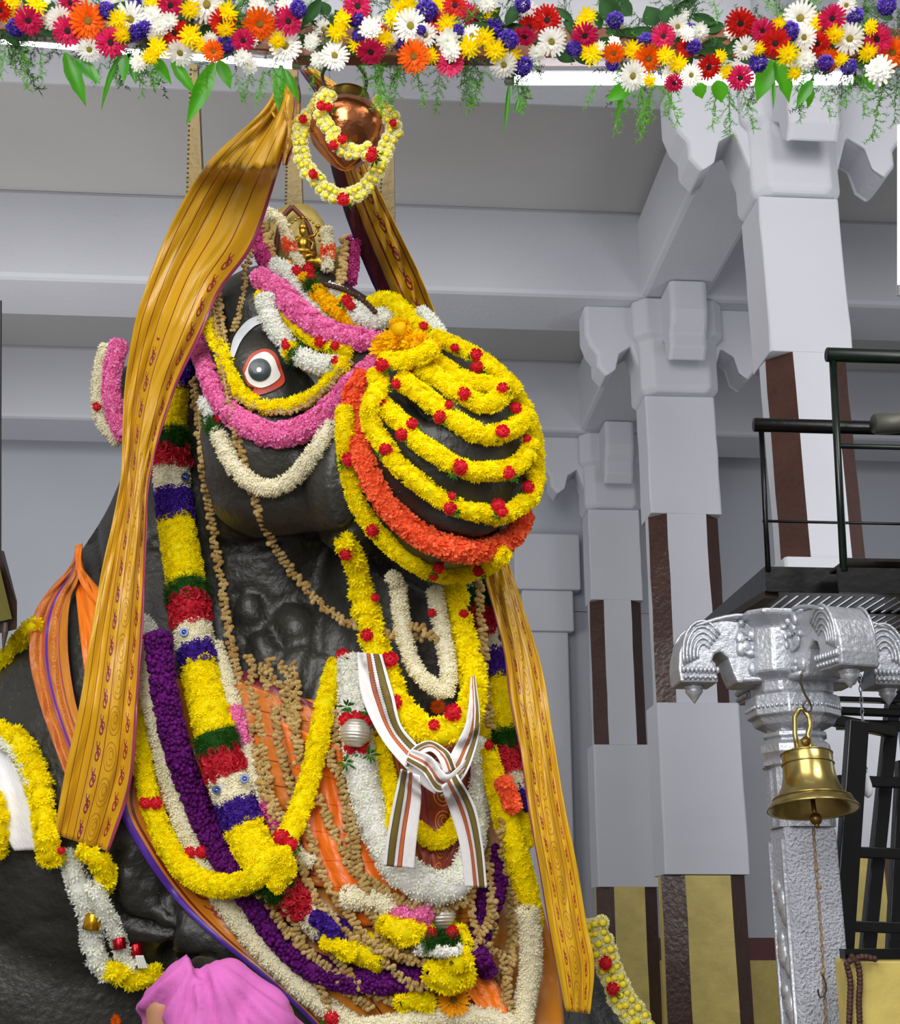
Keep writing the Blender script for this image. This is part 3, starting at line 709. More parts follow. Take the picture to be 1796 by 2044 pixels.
garland('orange flower tuft wedged beside the violet block on the right chest', [(1005, 1562), (1015, 1585), (1025, 1610)], 15, 'orange', Z=5.3)
garland('cream flower rope hanging at the right edge of the chest', [(1052, 1820), (1060, 1880), (1058, 1940), (1047, 2000), (1040, 2050)], 23, 'cream', Z=5.3)
garland('cream flower rope arched along the bottom edge of the picture', [(700, 2060), (780, 2046), (860, 2032), (940, 2030), (1010, 2044), (1060, 2070)], 22, 'cream', Z=5.2)
# peanut strings
NL = [
 ('groundnut string hanging from behind the ear beside the striped garland', [(385, 760), (396, 830), (405, 920), (418, 1010), (432, 1100), (447, 1190), (460, 1280), (478, 1370), (498, 1460), (520, 1550), (548, 1640), (562, 1700)], None),
 ('groundnut string continuing below the yellow loop knot', [(556, 1725), (562, 1760), (572, 1800), (588, 1850), (602, 1880)], None),
 ('leftmost groundnut string along the plum garland on the lower chest', [(515, 1770), (540, 1810), (575, 1860), (620, 1905), (665, 1940), (700, 1985), (740, 2010)], None),
 ('groundnut string on the chest starting left of the cluster of knots', [(497, 1310), (505, 1345), (500, 1370), (515, 1430), (525, 1490), (535, 1560), (550, 1610), (580, 1680), (610, 1750), (640, 1810), (690, 1860), (740, 1890), (810, 1915), (880, 1925)], None),
 ('groundnut string from the middle of the knot cluster down over the orange silk', [(540, 1315), (528, 1350), (548, 1410), (555, 1470), (568, 1530), (585, 1580), (580, 1610)], None),
 ('groundnut string beside the middle one, its lower end behind the yellow loop', [(520, 1330), (560, 1370), (575, 1440), (590, 1510), (605, 1570), (590, 1600)], None),
 ('groundnut string with a loop at the right of the knot cluster', [(560, 1325), (575, 1360), (580, 1420), (590, 1480), (605, 1520)], None),
 ('rightmost groundnut string of the knot cluster near the carved stone', [(585, 1325), (592, 1370), (590, 1420), (595, 1480), (600, 1510)], None),
 ('groundnut string crossing the orange silk to the white jasmine garland', [(636, 1590), (660, 1650), (685, 1700), (705, 1740), (740, 1760), (775, 1785), (820, 1808), (880, 1812), (930, 1800)], None),
 ('double groundnut string between the yellow loop and the jasmine garland, upper run', [(672, 1420), (668, 1480), (678, 1540), (690, 1600), (695, 1660), (710, 1720), (722, 1760)], None),
 ('double groundnut string between the yellow loop and the jasmine garland, lower run', [(660, 1500), (665, 1530), (690, 1580), (705, 1640), (712, 1690), (720, 1745), (735, 1800), (750, 1850), (780, 1890), (840, 1905)], None),
 ('groundnut string sagging under the lower silver ball', [(612, 1650), (630, 1710), (655, 1770), (690, 1820), (730, 1870), (790, 1905), (860, 1925), (930, 1905), (965, 1860), (985, 1800)], None),
 ('groundnut string passing below the plum garland near the bottom', [(640, 1870), (670, 1910), (710, 1960), (760, 1990), (830, 2010), (900, 2005)], None),
 ('short groundnut string under the yellow bunch at the bottom', [(755, 1900), (790, 1945), (830, 1970), (870, 1965)], None),
 ('groundnut string down the right chest left of the cream rope', [(1000, 1640), (1005, 1700), (1012, 1760), (1020, 1830), (1015, 1900), (990, 1950), (960, 1935)], None),
 ('groundnut string nearest the right scarf tail', [(965, 1560), (968, 1640), (975, 1720), (980, 1780), (985, 1840), (975, 1900)], None),
 ('groundnut string hanging right of the dewlap beside the striped garland', [(955, 1160), (958, 1220), (965, 1280), (968, 1340), (972, 1400), (978, 1450)], 5.35),
 ('groundnut string in the bundle right of the lower silver ball', [(940, 1770), (945, 1830), (960, 1880), (1000, 1910), (1010, 1960), (1005, 2010)], None),
 ('groundnut string at the right of the bundle, end curling by the cream rope', [(1030, 1780), (1035, 1840), (1025, 1900), (1012, 1960), (1020, 2020)], None),
 ('thin groundnut string low on the chest left of the brown cloth', [(632, 1950), (645, 1985), (655, 2010)], None),
]
for lb, path, Z in NL: nuts(lb, path, Z)
garland('violet statice tuft among the groundnut strings on the lower chest', [(630, 1830), (650, 1845), (665, 1860)], 14, 'purple')
garland('plum tuft among the groundnuts at the lower right chest', [(955, 1905), (968, 1925), (975, 1940)], 17, 'plum')
garland('yellow flower bunch half hidden by groundnut strings', [(650, 1880), (680, 1890), (700, 1905)], 16, 'yellow', fs=1.2)
garland('large yellow chrysanthemum bunch at the bottom centre, with a second head on top', [(858, 1940), (890, 1950), (930, 1940)], np.array([18, 34, 30]), 'yellow', fs=1.5)
garland('yellow chrysanthemum head perched on the bunch at the bottom centre', [(905, 1920), (925, 1915)], 22, 'yellow', fs=1.4)
garland('small yellow chrysanthemum bunch left of the amber gerbera', [(800, 2000), (830, 1990), (855, 2005)], 18, 'yellow', fs=1.5)
garland('yellow flowers right of the lower silver ball', [(915, 1860), (925, 1885)], 16, 'yellow', fs=1.3)
# yellow loops and jasmine
garland('yellow flower loop from the left shoulder sagging across and up to the dewlap', [(276, 1400), (283, 1500), (300, 1600), (335, 1690), (380, 1745), (440, 1768), (505, 1755), (555, 1700), (590, 1640), (620, 1550), (640, 1460), (655, 1380), (672, 1325)], np.array([14, 18, 20, 22, 24, 24, 24, 26, 24, 22, 22, 22, 20]), 'yellow', roses=[(290, 1603, 13), (312, 1603, 13), (561, 1670, 17), (580, 1685, 14), (684, 1308, 14)])
garland('short yellow flower tassel hanging from the knot of the yellow loop', [(560, 1700), (572, 1740), (548, 1765)], 19, 'yellow')
jas = garland('thick white jasmine garland round the dewlap with a silver ball', [(700, 1318), (705, 1400), (712, 1470), (725, 1560), (752, 1650), (790, 1725), (850, 1768), (905, 1765), (935, 1710), (950, 1630), (955, 1540), (950, 1480)], np.array([26, 33, 32, 34, 35, 36, 38, 34, 28, 24, 20, 18]), 'jasmine', roses=[(690, 1437, 15), (712, 1433, 15), (733, 1437, 14), (700, 1490, 15), (724, 1490, 14)])
def silver_ball(px, py, r, parent, tilt=0, z=None):
    z = depth(px, py, 8) if z is None else z; s = r*z/FPX; z -= s*.55; m = MB()
    pr = []
    for k in range(9):
        a0 = -.9+1.8*k/9
        for q in np.linspace(0, 1, 4, endpoint=False):
            a = a0+1.8/9*q; pr.append((math.cos(a*1.25)*(1+.07*math.sin(math.pi*q)), a*1.02))
    m.lathe(pr, n=28)
    o = m.build('silver_ball', mat('silver_thread_ball', 'd6d2c6', .28, .6, bump=.2, bs=220), None, True)
    o.matrix_basis = Matrix.Translation(Vector(pt(px, py, z))) @ Matrix.Rotation(math.radians(tilt), 4, 'Y') @ Matrix.Scale(s, 4); put(o, parent); stamp(px, py, r, z-s*.8)
silver_ball(710, 1463, 30, jas, 4)
for q in ((692, 1410), (735, 1420), (738, 1505), (690, 1522)): blossom('leaf_tuft', TUFT, pt(q[0], q[1], depth(q[0], q[1], 10)-.02), .03, jas)
b2 = root('silver_ball_tassel', 'silver ringed ball tassel hanging below the jasmine garland', 'tassel', pt(878, 1820, 5.0))
silver_ball(878, 1826, 31, b2, -3)
for q in ((860, 1864), (882, 1868), (903, 1861)): blossom('rose', ROSE, pt(q[0], q[1], depth(q[0], q[1], 8)-.01), .026, b2)
tag(fluff('leaf_collar', 'green', np.array([pt(x, 1880, depth(x, 1880, 12)-.01) for x in (855, 870, 885, 900)]), np.full(4, .035), b2), kind='stuff')
tag(fluff('white_fringe', 'white', np.array([pt(x, 1900+abs(x-878)*-.1, depth(x, 1895, 12)-.01) for x in (835, 860, 890, 915)]), np.full(4, .016), b2), kind='stuff')
garland('yellow rope between the jasmine garland and the left scarf', [(752, 1470), (770, 1540), (785, 1600), (790, 1650)], np.array([14, 20, 20, 18]), 'yellow')
garland('short yellow sag between the two scarf tails', [(832, 1655), (850, 1672), (880, 1675), (908, 1650), (915, 1620)], 19, 'yellow')
# ropes hanging from the muzzle over the dewlap
garland('ragged yellow chrysanthemum garland with roses looped from the jaw round the dewlap', [(686, 1078), (712, 1130), (728, 1200), (742, 1270), (765, 1330), (788, 1390), (822, 1440), (872, 1462), (925, 1440), (945, 1380), (935, 1310), (918, 1240), (908, 1170)], np.array([14, 20, 24, 26, 24, 24, 26, 28, 26, 24, 26, 22, 18]), 'yellow', Z=[5.35, 5.3, 5.3, 5.25, 5.2, 5.1, 5.05, 5.0, 5.05, 5.15, 5.25, 5.3, 5.35], fs=1.7, roses=[(690, 1106, 13), (748, 1193, 9), (732, 1268, 13), (778, 1317, 17), (787, 1402, 16), (866, 1448, 12), (904, 1422, 18), (925, 1225, 10), (898, 1285, 9)], wob=.12, tuft=False)
garland('slim cream rope looped inside the ragged yellow garland', [(795, 1170), (800, 1230), (812, 1290), (835, 1345), (868, 1372), (893, 1380), (893, 1320), (882, 1260), (868, 1180)], 16, 'cream', Z=[5.3, 5.25, 5.2, 5.15, 5.1, 5.12, 5.2, 5.25, 5.3], roses=[(862, 1223, 9)])
garland('small cream bud tuft under the chin', [(780, 1150), (792, 1160)], 13, 'cream', Z=5.25)
nuts('groundnut string draped from the horn across the neck to the dewlap', [(432, 570), (436, 640), (445, 720), (455, 790), (472, 860), (490, 940), (512, 1010), (545, 1085), (590, 1150), (640, 1205), (700, 1245), (760, 1262), (840, 1272)], None)
nuts('short groundnut loop at the throat between the cream ropes', [(820, 1250), (845, 1258), (870, 1280)], 5.2)
# ------------------------------------------------------------------ painted eye and brow
def patch(name, outline, m, parent, lift=.006, rings_=8, thick=.003):
    P = catmull(list(outline)+[outline[0]], 5)[:-1]; c = P.mean(0); n = len(P); V = []
    for k in range(rings_+1):
        for p in P:
            q = c+(p-c)*(k/rings_); h = BV.ray_cast(Vector(CAM), Vector(raydir(*q)))
            V.append(np.array(h[0])-raydir(*q)*lift if h[0] is not None else pt(q[0], q[1], 5.3))
    F = [(k*n+i, (k+1)*n+i, (k+1)*n+(i+1) % n, k*n+(i+1) % n) for k in range(rings_) for i in range(n)]
    me = bpy.data.meshes.new(name); me.from_pydata([list(map(float, v)) for v in V], [], F); me.materials.append(m)
    me.polygons.foreach_set('use_smooth', [True]*len(me.polygons)); o = link(name, me); o.parent = parent; return o
eye = link('painted_eye', None, BULL)
RED = mat('red_eye_rim_paint', 'c0402c', .5, var=.4, vs=14); WHT = mat('white_eye_paint', 'dcdcd8', .45, var=.08, vs=12)
patch('eye_rim', [(484, 738), (500, 708), (528, 696), (550, 706), (562, 735), (568, 762), (548, 778), (520, 788), (498, 790), (512, 776), (494, 768)], RED, eye, .010)
patch('eye_white', [(488, 745), (503, 715), (527, 702), (545, 712), (555, 736), (559, 752), (540, 768), (518, 774), (497, 764)], WHT, eye, .015)
patch('iris', circ(518, 738, 23, 0, 340, 12), mat('dark_teal_iris_paint', '1c2a2c', .35, var=.4, vs=10), eye, .020)
patch('pupil_dot', circ(517, 738, 5.5, 0, 330, 9), WHT, eye, .025)  # white pupil dot painted on the iris
def stroke(name, P, w, m, parent, lift=.008):
    P = catmull(P, 4); T = np.gradient(P, axis=0); T /= np.linalg.norm(T, axis=1, keepdims=True); Nn = np.stack([-T[:, 1], T[:, 0]], 1)
    V = []; w = np.interp(np.linspace(0, 1, len(P)), np.linspace(0, 1, len(w)), w)
    for i, p in enumerate(P):
        for s in np.linspace(-1, 1, 5):
            q = p+Nn[i]*s*w[i]; h = BV.ray_cast(Vector(CAM), Vector(raydir(*q))); V.append(np.array(h[0])-raydir(*q)*lift if h[0] is not None else pt(q[0], q[1], 5.4))
    F = [(i*5+j, i*5+j+1, i*5+5+j+1, i*5+5+j) for i in range(len(P)-1) for j in range(4)]
    me = bpy.data.meshes.new(name); me.from_pydata([list(map(float, v)) for v in V], [], F); me.materials.append(m); o = link(name, me); o.parent = parent; return o
stroke('painted_brow', [(462, 712), (475, 675), (500, 646), (528, 634)], [5, 8, 9, 8], mat('chalky_white_paint', 'c9cfd4', .6, var=.2, vs=10), BULL)
stroke('painted_brow', [(612, 735), (630, 755), (642, 785)], [8, 7, 3], mat('chalky_white_paint', 'c9cfd4', .6), BULL)
# ------------------------------------------------------------------ crown
GOLD = mat('brass_gold', 'c9a13c', .28, .85, var=.3, vs=6, bump=.4, bs=50)
GOLDP = mat('aged_gilt_board', '66552a', .42, .35, var=.25, vs=5, bump=.4, bs=30)
def stamp_obj(o, r=7):
    for v in o.data.vertices:
        a, b, z = pxz(o.matrix_basis @ v.co) if not o.parent else pxz(v.co); stamp(a, b, r, z)
ZC = 5.75; cr = root('gilt_headdress', 'gilt arched crown with a small embossed seated figure above the brow', 'crown', pt(615, 560, ZC))
def plate(name, outline, z, th, m, parent, bulge=0.0, lean=0):
    P = catmull(list(outline)+[outline[0]], 6)[:-1]; c = P.mean(0); n = len(P); V = []; K = 6
    for k in range(K+1):
        for p in P:
            q = c+(p-c)*(k/K); V.append(pt(q[0], q[1], z-bulge*(1-(k/K)**2)))
    for p in P: V.append(pt(p[0], p[1], z+th))
    F = [(k*n+i, (k+1)*n+i, (k+1)*n+(i+1) % n, k*n+(i+1) % n) for k in range(K+1) for i in range(n)]+[tuple((K+1)*n+i for i in range(n))]
    b = MB(); b.add(V, F); o = b.build(name, m, None, True); put(o, parent); return o
pl = plate('arched_plate', [(520, 560), (522, 480), (540, 430), (580, 408), (620, 412), (650, 450), (665, 490), (700, 500), (705, 570), (640, 600), (560, 600)], ZC, .07, mat('matt_gilt', 'a08c48', .5, .35, var=.35, vs=7, bump=.5, bs=35), cr, .05)
for v in pl.data.vertices:
    a, b, z = pxz(v.co); stamp(a, b, 9, z)
# frame rib of the arch, studs and seated figure
for P in ([(548, 560), (550, 500), (562, 440), (583, 412)], [(583, 412), (612, 445), (625, 490), (630, 560)]):
    b = MB().tube([pt(x, y, ZC-.06) for x, y in catmull(P, 6)], .012, 6); put(b.build('crown_rib', mat('dark_red_cord', '5c2418', .6), None, True), cr)
fig = MB(); c0 = lambda x, y, z=-.1: pt(x, y, ZC+z); k = ZC/FPX
fig.ell(c0(604, 462), (7*k, 7*k, 9*k)); fig.lathe([(7*k, 0), (8*k, 5*k), (5*k, 12*k), (3*k, 20*k), (.5*k, 26*k)], c0(604, 458), 12)
fig.ell(c0(604, 484), (10*k, 8*k, 14*k)); fig.ell(c0(604, 503), (24*k, 12*k, 8*k))
for s in (-1, 1):
    fig.tube([c0(604+s*8, 475), c0(604+s*22, 486), c0(604+s*18, 498, -.13)], 3.2*k, 6); fig.tube([c0(604+s*8, 474), c0(604+s*24, 470), c0(604+s*30, 456)], 3*k, 6)
    fig.tube([c0(604+s*6, 500), c0(604+s*24, 508, -.14), c0(604, 514, -.15)], 5*k, 6)
    fig.ell(c0(604+s*31, 452), 5*k)
for a in np.linspace(0, math.pi, 15): fig.ell(c0(604+34*math.cos(a), 480-46*math.sin(a), -.07), 3*k, n=8)
put(fig.build('embossed_figure', GOLD, None, True), cr)
base = MB(); base.tube([pt(x, 520+.0006*(x-612)**2*8, ZC-.1) for x in range(560, 672, 8)], .03, 8); base.ell(pt(618, 545, ZC-.05), (42*k, 10*k, 26*k))
put(base.build('crown_band', GOLD, None, True), cr)
# tall gilt poles rising to the canopy beam
def pole(label, x0, y0, x1, y1, w0, w1, Z):
    g = root('gilt_pole', label, 'pole', pt(x1, y1, Z), 'three tapered gilt poles')
    m = MB(); rg = []
    for t in np.linspace(0, 1, 6):
        x = x0+(x1-x0)*t; y = y0+(y1-y0)*t; w = (w0+(w1-w0)*t)*Z/FPX/2; c = pt(x, y, Z)
        rg.append([c-RGT*w-FWD*.02, c+RGT*w-FWD*.02, c+RGT*w+FWD*.03, c-RGT*w+FWD*.03])
    m.loft(rg); put(m.build('shaft', GOLDP), g)
    e = MB()
    for s in (-1,):
        for t in np.linspace(0.02, 1, 46):
            x = x0+(x1-x0)*t; y = y0+(y1-y0)*t; w = (w0+(w1-w0)*t)/2; e.ell(pt(x+s*w, y, Z-.02), .006, n=6)
    put(e.build('beaded_edge', mat('dark_brass_beads', '5c4a2c', .4, .6)), g); return g
pole('left tapered gilt pole rising behind the gold silk, carried up to the beam', 388, 130, 391, 560, 14, 46, 6.0)
pole('middle tapered gilt pole standing on top of the crown', 585, 140, 588, 470, 18, 38, 5.9)
pole('right tapered gilt pole, lower end behind the bull\'s brow and top behind the pot', 776, 230, 770, 600, 18, 42, 6.0)
# crown flower strings
garland('pink flower rope up the left side of the crown', [(512, 465), (525, 505), (543, 545)], 15, 'magenta', Z=5.7)
garland('pink flower rope up the right side of the crown', [(706, 480), (701, 520), (697, 560)], 13, 'magenta', Z=5.7)
nuts('groundnut string down the left side of the crown', [(528, 445), (538, 490), (548, 530), (560, 570)], 5.68, gap=8)
nuts('groundnut string down the right side of the crown', [(688, 475), (686, 510), (683, 550), (676, 580)], 5.68, gap=8)
garland('cream bud string with an orange band on the left of the crown', [(538, 425), (558, 438), (572, 465), (578, 490), (590, 515), (600, 530)], 10, None, Z=5.6, segs=[(0, .58, 'cream'), (.58, .72, 'orange'), (.72, 1, 'cream')])
garland('cream bud string with an orange band on the right of the crown', [(652, 460), (655, 490), (654, 515), (652, 535)], 10, None, Z=5.6, segs=[(0, .42, 'cream'), (.42, .66, 'orange'), (.66, 1, 'cream')])
# ------------------------------------------------------------------ ear and horn dressing
garland('cream flower rope hanging on the ear at the far left', [(212, 695), (200, 735), (196, 790), (203, 840), (235, 880)], 13, 'cream', Z=6.1, roses=[(194, 812, 10)])
garland('pink flower rope hanging on the ear between the cream rope and the gold silk', [(238, 688), (226, 730), (222, 780), (230, 830), (248, 868)], 17, 'pink', Z=6.0)
nuts('groundnut string from the crown past the left side of the horn', [(500, 500), (490, 540), (488, 580), (478, 620), (466, 660)], 5.6, gap=8, size=9)
nuts('groundnut string hung on the left side of the horn', [(432, 560), (440, 620), (450, 680), (458, 720)], 5.6, gap=8, size=9)
garland('cream bud tassel with an orange band left of the eye', [(418, 620), (426, 650), (430, 690)], 11, None, segs=[(0, .5, 'cream'), (.5, .75, 'orange'), (.75, 1, 'yellow')])
# ------------------------------------------------------------------ garlands over the face
garland('thin yellow rope under the pink one above the eye', [(520, 590), (580, 640), (630, 680), (700, 700)], 14, 'yellow')
garland('white flower rope from the brow down beside the eye', [(528, 596), (540, 640), (568, 680), (588, 712)], 20, 'white', roses=[(568, 682, 8)])
garland('white flower rope right of the eye, a red and yellow band at its left end', [(578, 698), (600, 712), (640, 728), (676, 728)], 20, None, segs=[(0, .12, 'yellow'), (.12, .2, 'green'), (.2, 1, 'white')], roses=[(570, 690, 9), (672, 722, 12), (640, 682, 13), (668, 690, 9)])
garland('thick white rope at the top of the brow', [(548, 530), (575, 545), (600, 580), (630, 620), (650, 645)], np.array([17, 20, 22, 20, 14]), 'white', roses=[(592, 540, 11), (615, 537, 12)])
garland('golden yellow rope over the bridge above the pink rope', [(606, 555), (640, 590), (680, 625), (725, 652)], np.array([10, 17, 18, 16]), None, segs=[(0, .12, 'golden'), (.12, .24, 'green'), (.24, 1, 'golden')], roses=[(620, 552, 9)])
garland('white rope over the far side of the nose bridge', [(660, 575), (700, 605), (740, 640), (790, 625)], np.array([12, 18, 22, 22]), None, segs=[(0, .22, 'white'), (.22, .34, 'yellow'), (.34, 1, 'white')], roses=[(692, 600, 12), (700, 610, 10)])
garland('thick pink rope from the crown across the brow to the nose', [(515, 552), (555, 580), (600, 625), (650, 660), (700, 675), (758, 682)], np.array([20, 24, 24, 23, 22, 18]), 'pink')
garland('yellow rope curled round the top of the nose bridge', [(745, 608), (775, 598), (805, 620), (830, 652), (845, 672)], 18, 'yellow', Z=5.45)
garland('white rope on the far side of the nose, just right of the curled yellow rope', [(840, 625), (862, 648), (885, 680)], 15, 'white', Z=5.35)
mb = MB(); P = catmull([(650, 568), (690, 580), (725, 600), (748, 622)], 8)
gr = root('dark_bead_string', 'string of dark brown beads over the top of the brow', 'garland', pt(650, 568, 5.5))
for p in P:
    z = min(depth(p[0], p[1], 6), 5.7)-.03; b = link('bead', NUTS[0]); bpy.data.objects.remove(b)
    o = MB().ell(pt(p[0], p[1], z), 6*z/FPX, n=8).build('bead', mat('rudraksha_brown', '38190f', .6, bump=1, bs=60), None, True); put(o, gr)
garland('yellow rope following the groundnuts under the eye', [(418, 650), (440, 700), (458, 745), (478, 785), (515, 808), (560, 812), (610, 798), (650, 770), (690, 725)], np.array([12, 13, 14, 15, 14, 13, 12, 13, 15]), 'yellow', fs=1.2)
nuts('groundnut string in a loop under the eye', [(462, 790), (500, 808), (545, 822), (590, 818), (630, 795), (665, 760), (700, 722)], None, gap=8, size=8.5)
garland('slim cream rope hanging in a loop over the cheek', [(412, 800), (430, 850), (455, 910), (490, 955), (540, 975), (590, 950), (630, 900), (660, 850)], 17, None, segs=[(0, .1, 'white'), (.1, .16, 'green'), (.16, 1, 'cream')], roses=[(438, 835, 13), (652, 828, 11), (670, 828, 11)])
garland('thick pink rope looped under the eye to the top of the muzzle', [(392, 672), (410, 730), (430, 780), (460, 825), (510, 858), (560, 868), (620, 848), (670, 805), (715, 755), (755, 722)], np.array([16, 18, 20, 22, 24, 25, 24, 24, 22, 18]), 'pink')
for lb, P in (('groundnut string over the pink rope left of the eye', [(424, 600), (432, 660), (443, 730), (455, 800), (470, 870)]),): nuts(lb, P, None, gap=8.5, size=9)
# ------------------------------------------------------------------ ropes round the muzzle
MG = 'yellow ropes with roses round the muzzle'
garland('yellow rope along the far outline of the muzzle', [(965, 735), (1005, 765), (1038, 800), (1058, 845), (1068, 890), (1070, 960)], 16, 'yellow', Z=5.0, group=MG)
garland('yellow rope on the upper skyline of the muzzle with two roses', [(868, 672), (905, 688), (945, 708), (990, 740), (1030, 780)], 16, 'yellow', roses=[(950, 708, 13), (908, 694, 9)], group=MG)
garland('topmost yellow rope over the muzzle, starting at the rose by the nose bridge', [(860, 716), (900, 742), (943, 764), (982, 768), (1008, 775)], 17, 'yellow', roses=[(853, 710, 13), (951, 732, 13)], group=MG)
garland('second yellow rope from the top over the muzzle', [(826, 728), (870, 753), (912, 780), (956, 805), (988, 801), (1006, 784)], 19, 'yellow', roses=[(816, 735, 11), (926, 786, 14), (1003, 775, 12)], group=MG)
garland('third yellow rope, passing just over the nostril', [(800, 758), (842, 787), (880, 819), (918, 846), (959, 866), (995, 866), (1030, 850), (1050, 828)], 20, 'yellow', roses=[(790, 766, 11), (877, 832, 14), (896, 808, 9), (1003, 862, 15), (1030, 814, 12)], group=MG)
garland('fourth yellow rope, passing under the nostril', [(757, 800), (785, 828), (807, 848), (829, 878), (870, 906), (908, 929), (950, 941), (985, 940), (1016, 936), (1046, 916), (1061, 886)], 19, 'yellow', roses=[(759, 798, 12), (822, 846, 12), (801, 867, 13), (919, 932, 17), (1014, 944, 14), (1052, 876, 9)], group=MG)
garland('yellow rope hanging down the left of the muzzle to a rose near the mouth', [(752, 745), (757, 775), (740, 810), (743, 852), (765, 885), (791, 925), (829, 957), (870, 989), (902, 1008), (937, 1018), (972, 1024), (997, 1030), (1036, 1008), (1061, 989), (1069, 951)], 19, 'yellow', roses=[(770, 897, 14), (897, 1014, 14), (902, 990, 9), (994, 1008, 14), (1002, 1022, 12), (1054, 972, 13)], group=MG)
garland('thick orange crossandra rope above the chin', [(724, 752), (706, 790), (709, 852), (728, 920), (760, 990), (812, 1048), (868, 1084), (924, 1100), (982, 1094), (1026, 1070), (1050, 1028)], np.array([17, 20, 21, 22, 22, 23, 23, 24, 22, 19, 14]), 'orange')
garland('lowest yellow rope with roses round the chin', [(688, 820), (690, 884), (700, 960), (722, 1022), (768, 1078), (822, 1121), (873, 1143), (918, 1146), (962, 1134), (1003, 1108)], 18, 'yellow', roses=[(697, 917, 15), (743, 1059, 14), (876, 1133, 12), (866, 1151, 9), (955, 1139, 12)])
garland('golden marigold heads bunched on the bridge of the nose', [(760, 700), (790, 685), (830, 690), (862, 700)], np.array([20, 24, 24, 16]), 'golden', fs=1.9)
garland('yellow rope on top of the muzzle below the marigold heads', [(765, 722), (800, 722), (835, 712), (862, 696)], 18, 'yellow')
garland('round golden marigold beside the curled yellow rope', [(790, 655), (808, 658)], 18, 'golden')
garland('small yellow ring with red edge on the far side of the nose', [(828, 652), (850, 660)], 13, 'yellow', roses=[(845, 652, 10)])
rose(762, 728, root('loose_rose', 'red rose where the pink ropes meet the muzzle', 'rose', pt(762, 728, 5.0)), 14)
# ------------------------------------------------------------------ big hanging silks
t = root('gold_silk_drape', 'long gold silk drape falling from the beam over the left ear', 'drape', pt(170, 1690, 5.2))
ribbon('silk_panel', [(556, 165), (520, 225), (415, 325), (345, 440), (285, 590), (262, 680), (247, 800), (240, 960), (205, 1130), (180, 1270), (160, 1400), (130, 1540), (108, 1665)],
       [(590, 175), (583, 240), (553, 350), (505, 490), (440, 580), (395, 680), (345, 790), (300, 950), (292, 1080), (285, 1250), (275, 1400), (262, 1560), (218, 1700)], SILKL, t,
       Z=[5.0, 5.15, 5.3, 5.35, 5.35, 5.4, 5.4, 5.35, 5.3, 5.25, 5.2, 5.2, 5.2], lift=.03, nu=34, nv=150, fold=.04, nf=1.6, crumple=.02, phase=.6)
ribbon('rolled_edge', [(556, 165), (540, 215), (560, 260), (565, 330)], [(592, 150), (600, 200), (590, 280), (572, 330)], SILKL, t, Z=[4.95, 5.0, 5.1, 5.2], lift=.02, nu=16, nv=40, fold=.05, nf=1.5, crumple=.02, phase=2)
t2 = root('gold_silk_drape', 'gold silk drape with maroon edge hanging from the muzzle to the floor on the right', 'drape', pt(1150, 2040, 5.1))
ribbon('silk_panel', [(960, 1130), (985, 1220), (1005, 1300), (1018, 1400), (1038, 1500), (1055, 1620), (1080, 1760), (1100, 1880), (1128, 2018)],
       [(1012, 1112), (1050, 1230), (1085, 1350), (1105, 1480), (1125, 1600), (1150, 1720), (1170, 1840), (1186, 1930), (1177, 2024)], SILK, t2,
       Z=[5.6, 5.5, 5.42, 5.33, 5.27, 5.2, 5.17, 5.12, 5.1], drape=False, lift=.02, nu=30, nv=90, fold=.03, nf=1.2, crumple=.018, phase=3.4)
t3 = root('gold_silk_drape', 'short gold silk drape with maroon edge behind the hanging pot', 'drape', pt(700, 330, 5.2))
ribbon('silk_panel', [(598, 140), (640, 210), (660, 330), (700, 460), (745, 570), (770, 610)], [(625, 135), (700, 200), (735, 330), (785, 440), (838, 550), (880, 655)], cloth_mat('gold_silk_maroon_edge', 'e0a80c', 'cc9608', lambda u, v: [
    (bird(u, v, .7, .12, 9), '8a2a24'), (line(u, .5, .02), '7a2c1c'), (line(u, .9, .015), '7a2c1c'), ((u-.18).abs().lt(.14), '5c1a2c'), (u.lt(.05), '2c2460')], .35), t3,
       Z=[4.95, 5.05, 5.3, 5.6, 5.85, 6.0], drape=False, lift=.02, nu=24, nv=70, fold=.05, nf=1.5, crumple=.03, phase=1)
# ------------------------------------------------------------------ striped white scarf
SCARF = cloth_mat('white_cotton_with_striped_borders', 'e6e4e2', 'dcdadc', lambda u, v: [
    ((u-.22).abs().lt(.095), '6e5c18'), (line(u, .115, .014), '22332a'), (line(u, .33, .018)*((v*60).frac().gt(.4).max(u.lt(.33))), '22332a'),
    ((u-.53).abs().lt(.06), 'b8641c'), (line(u, .46, .02)*((v*60).frac().gt(.4).max(u.gt(.46))), '8c1c4c'), (line(u, .60, .014), '8c1c4c')], .75, bump=.15)
sc = root('striped_scarf', 'white cotton scarf with olive and orange striped borders knotted below the dewlap', 'scarf', pt(880, 1560, 4.9))
ribbon('left_band', [(762, 1306), (785, 1385), (805, 1455), (866, 1515), (900, 1538)], [(712, 1302), (722, 1390), (765, 1480), (835, 1560), (868, 1585)], SCARF, sc, lift=.02, Z=[5.2, 5.1, 5.0, 4.92, 4.9], nu=16, nv=50, fold=.008, nf=1, margin=6)
ribbon('right_band', [(948, 1348), (958, 1440), (945, 1510), (920, 1560), (880, 1590)], [(940, 1352), (930, 1440), (905, 1495), (885, 1530), (860, 1560)], SCARF, sc, lift=.02, Z=[5.2, 5.1, 5.0, 4.92, 4.9], nu=14, nv=50, fold=.008, nf=1, margin=6)
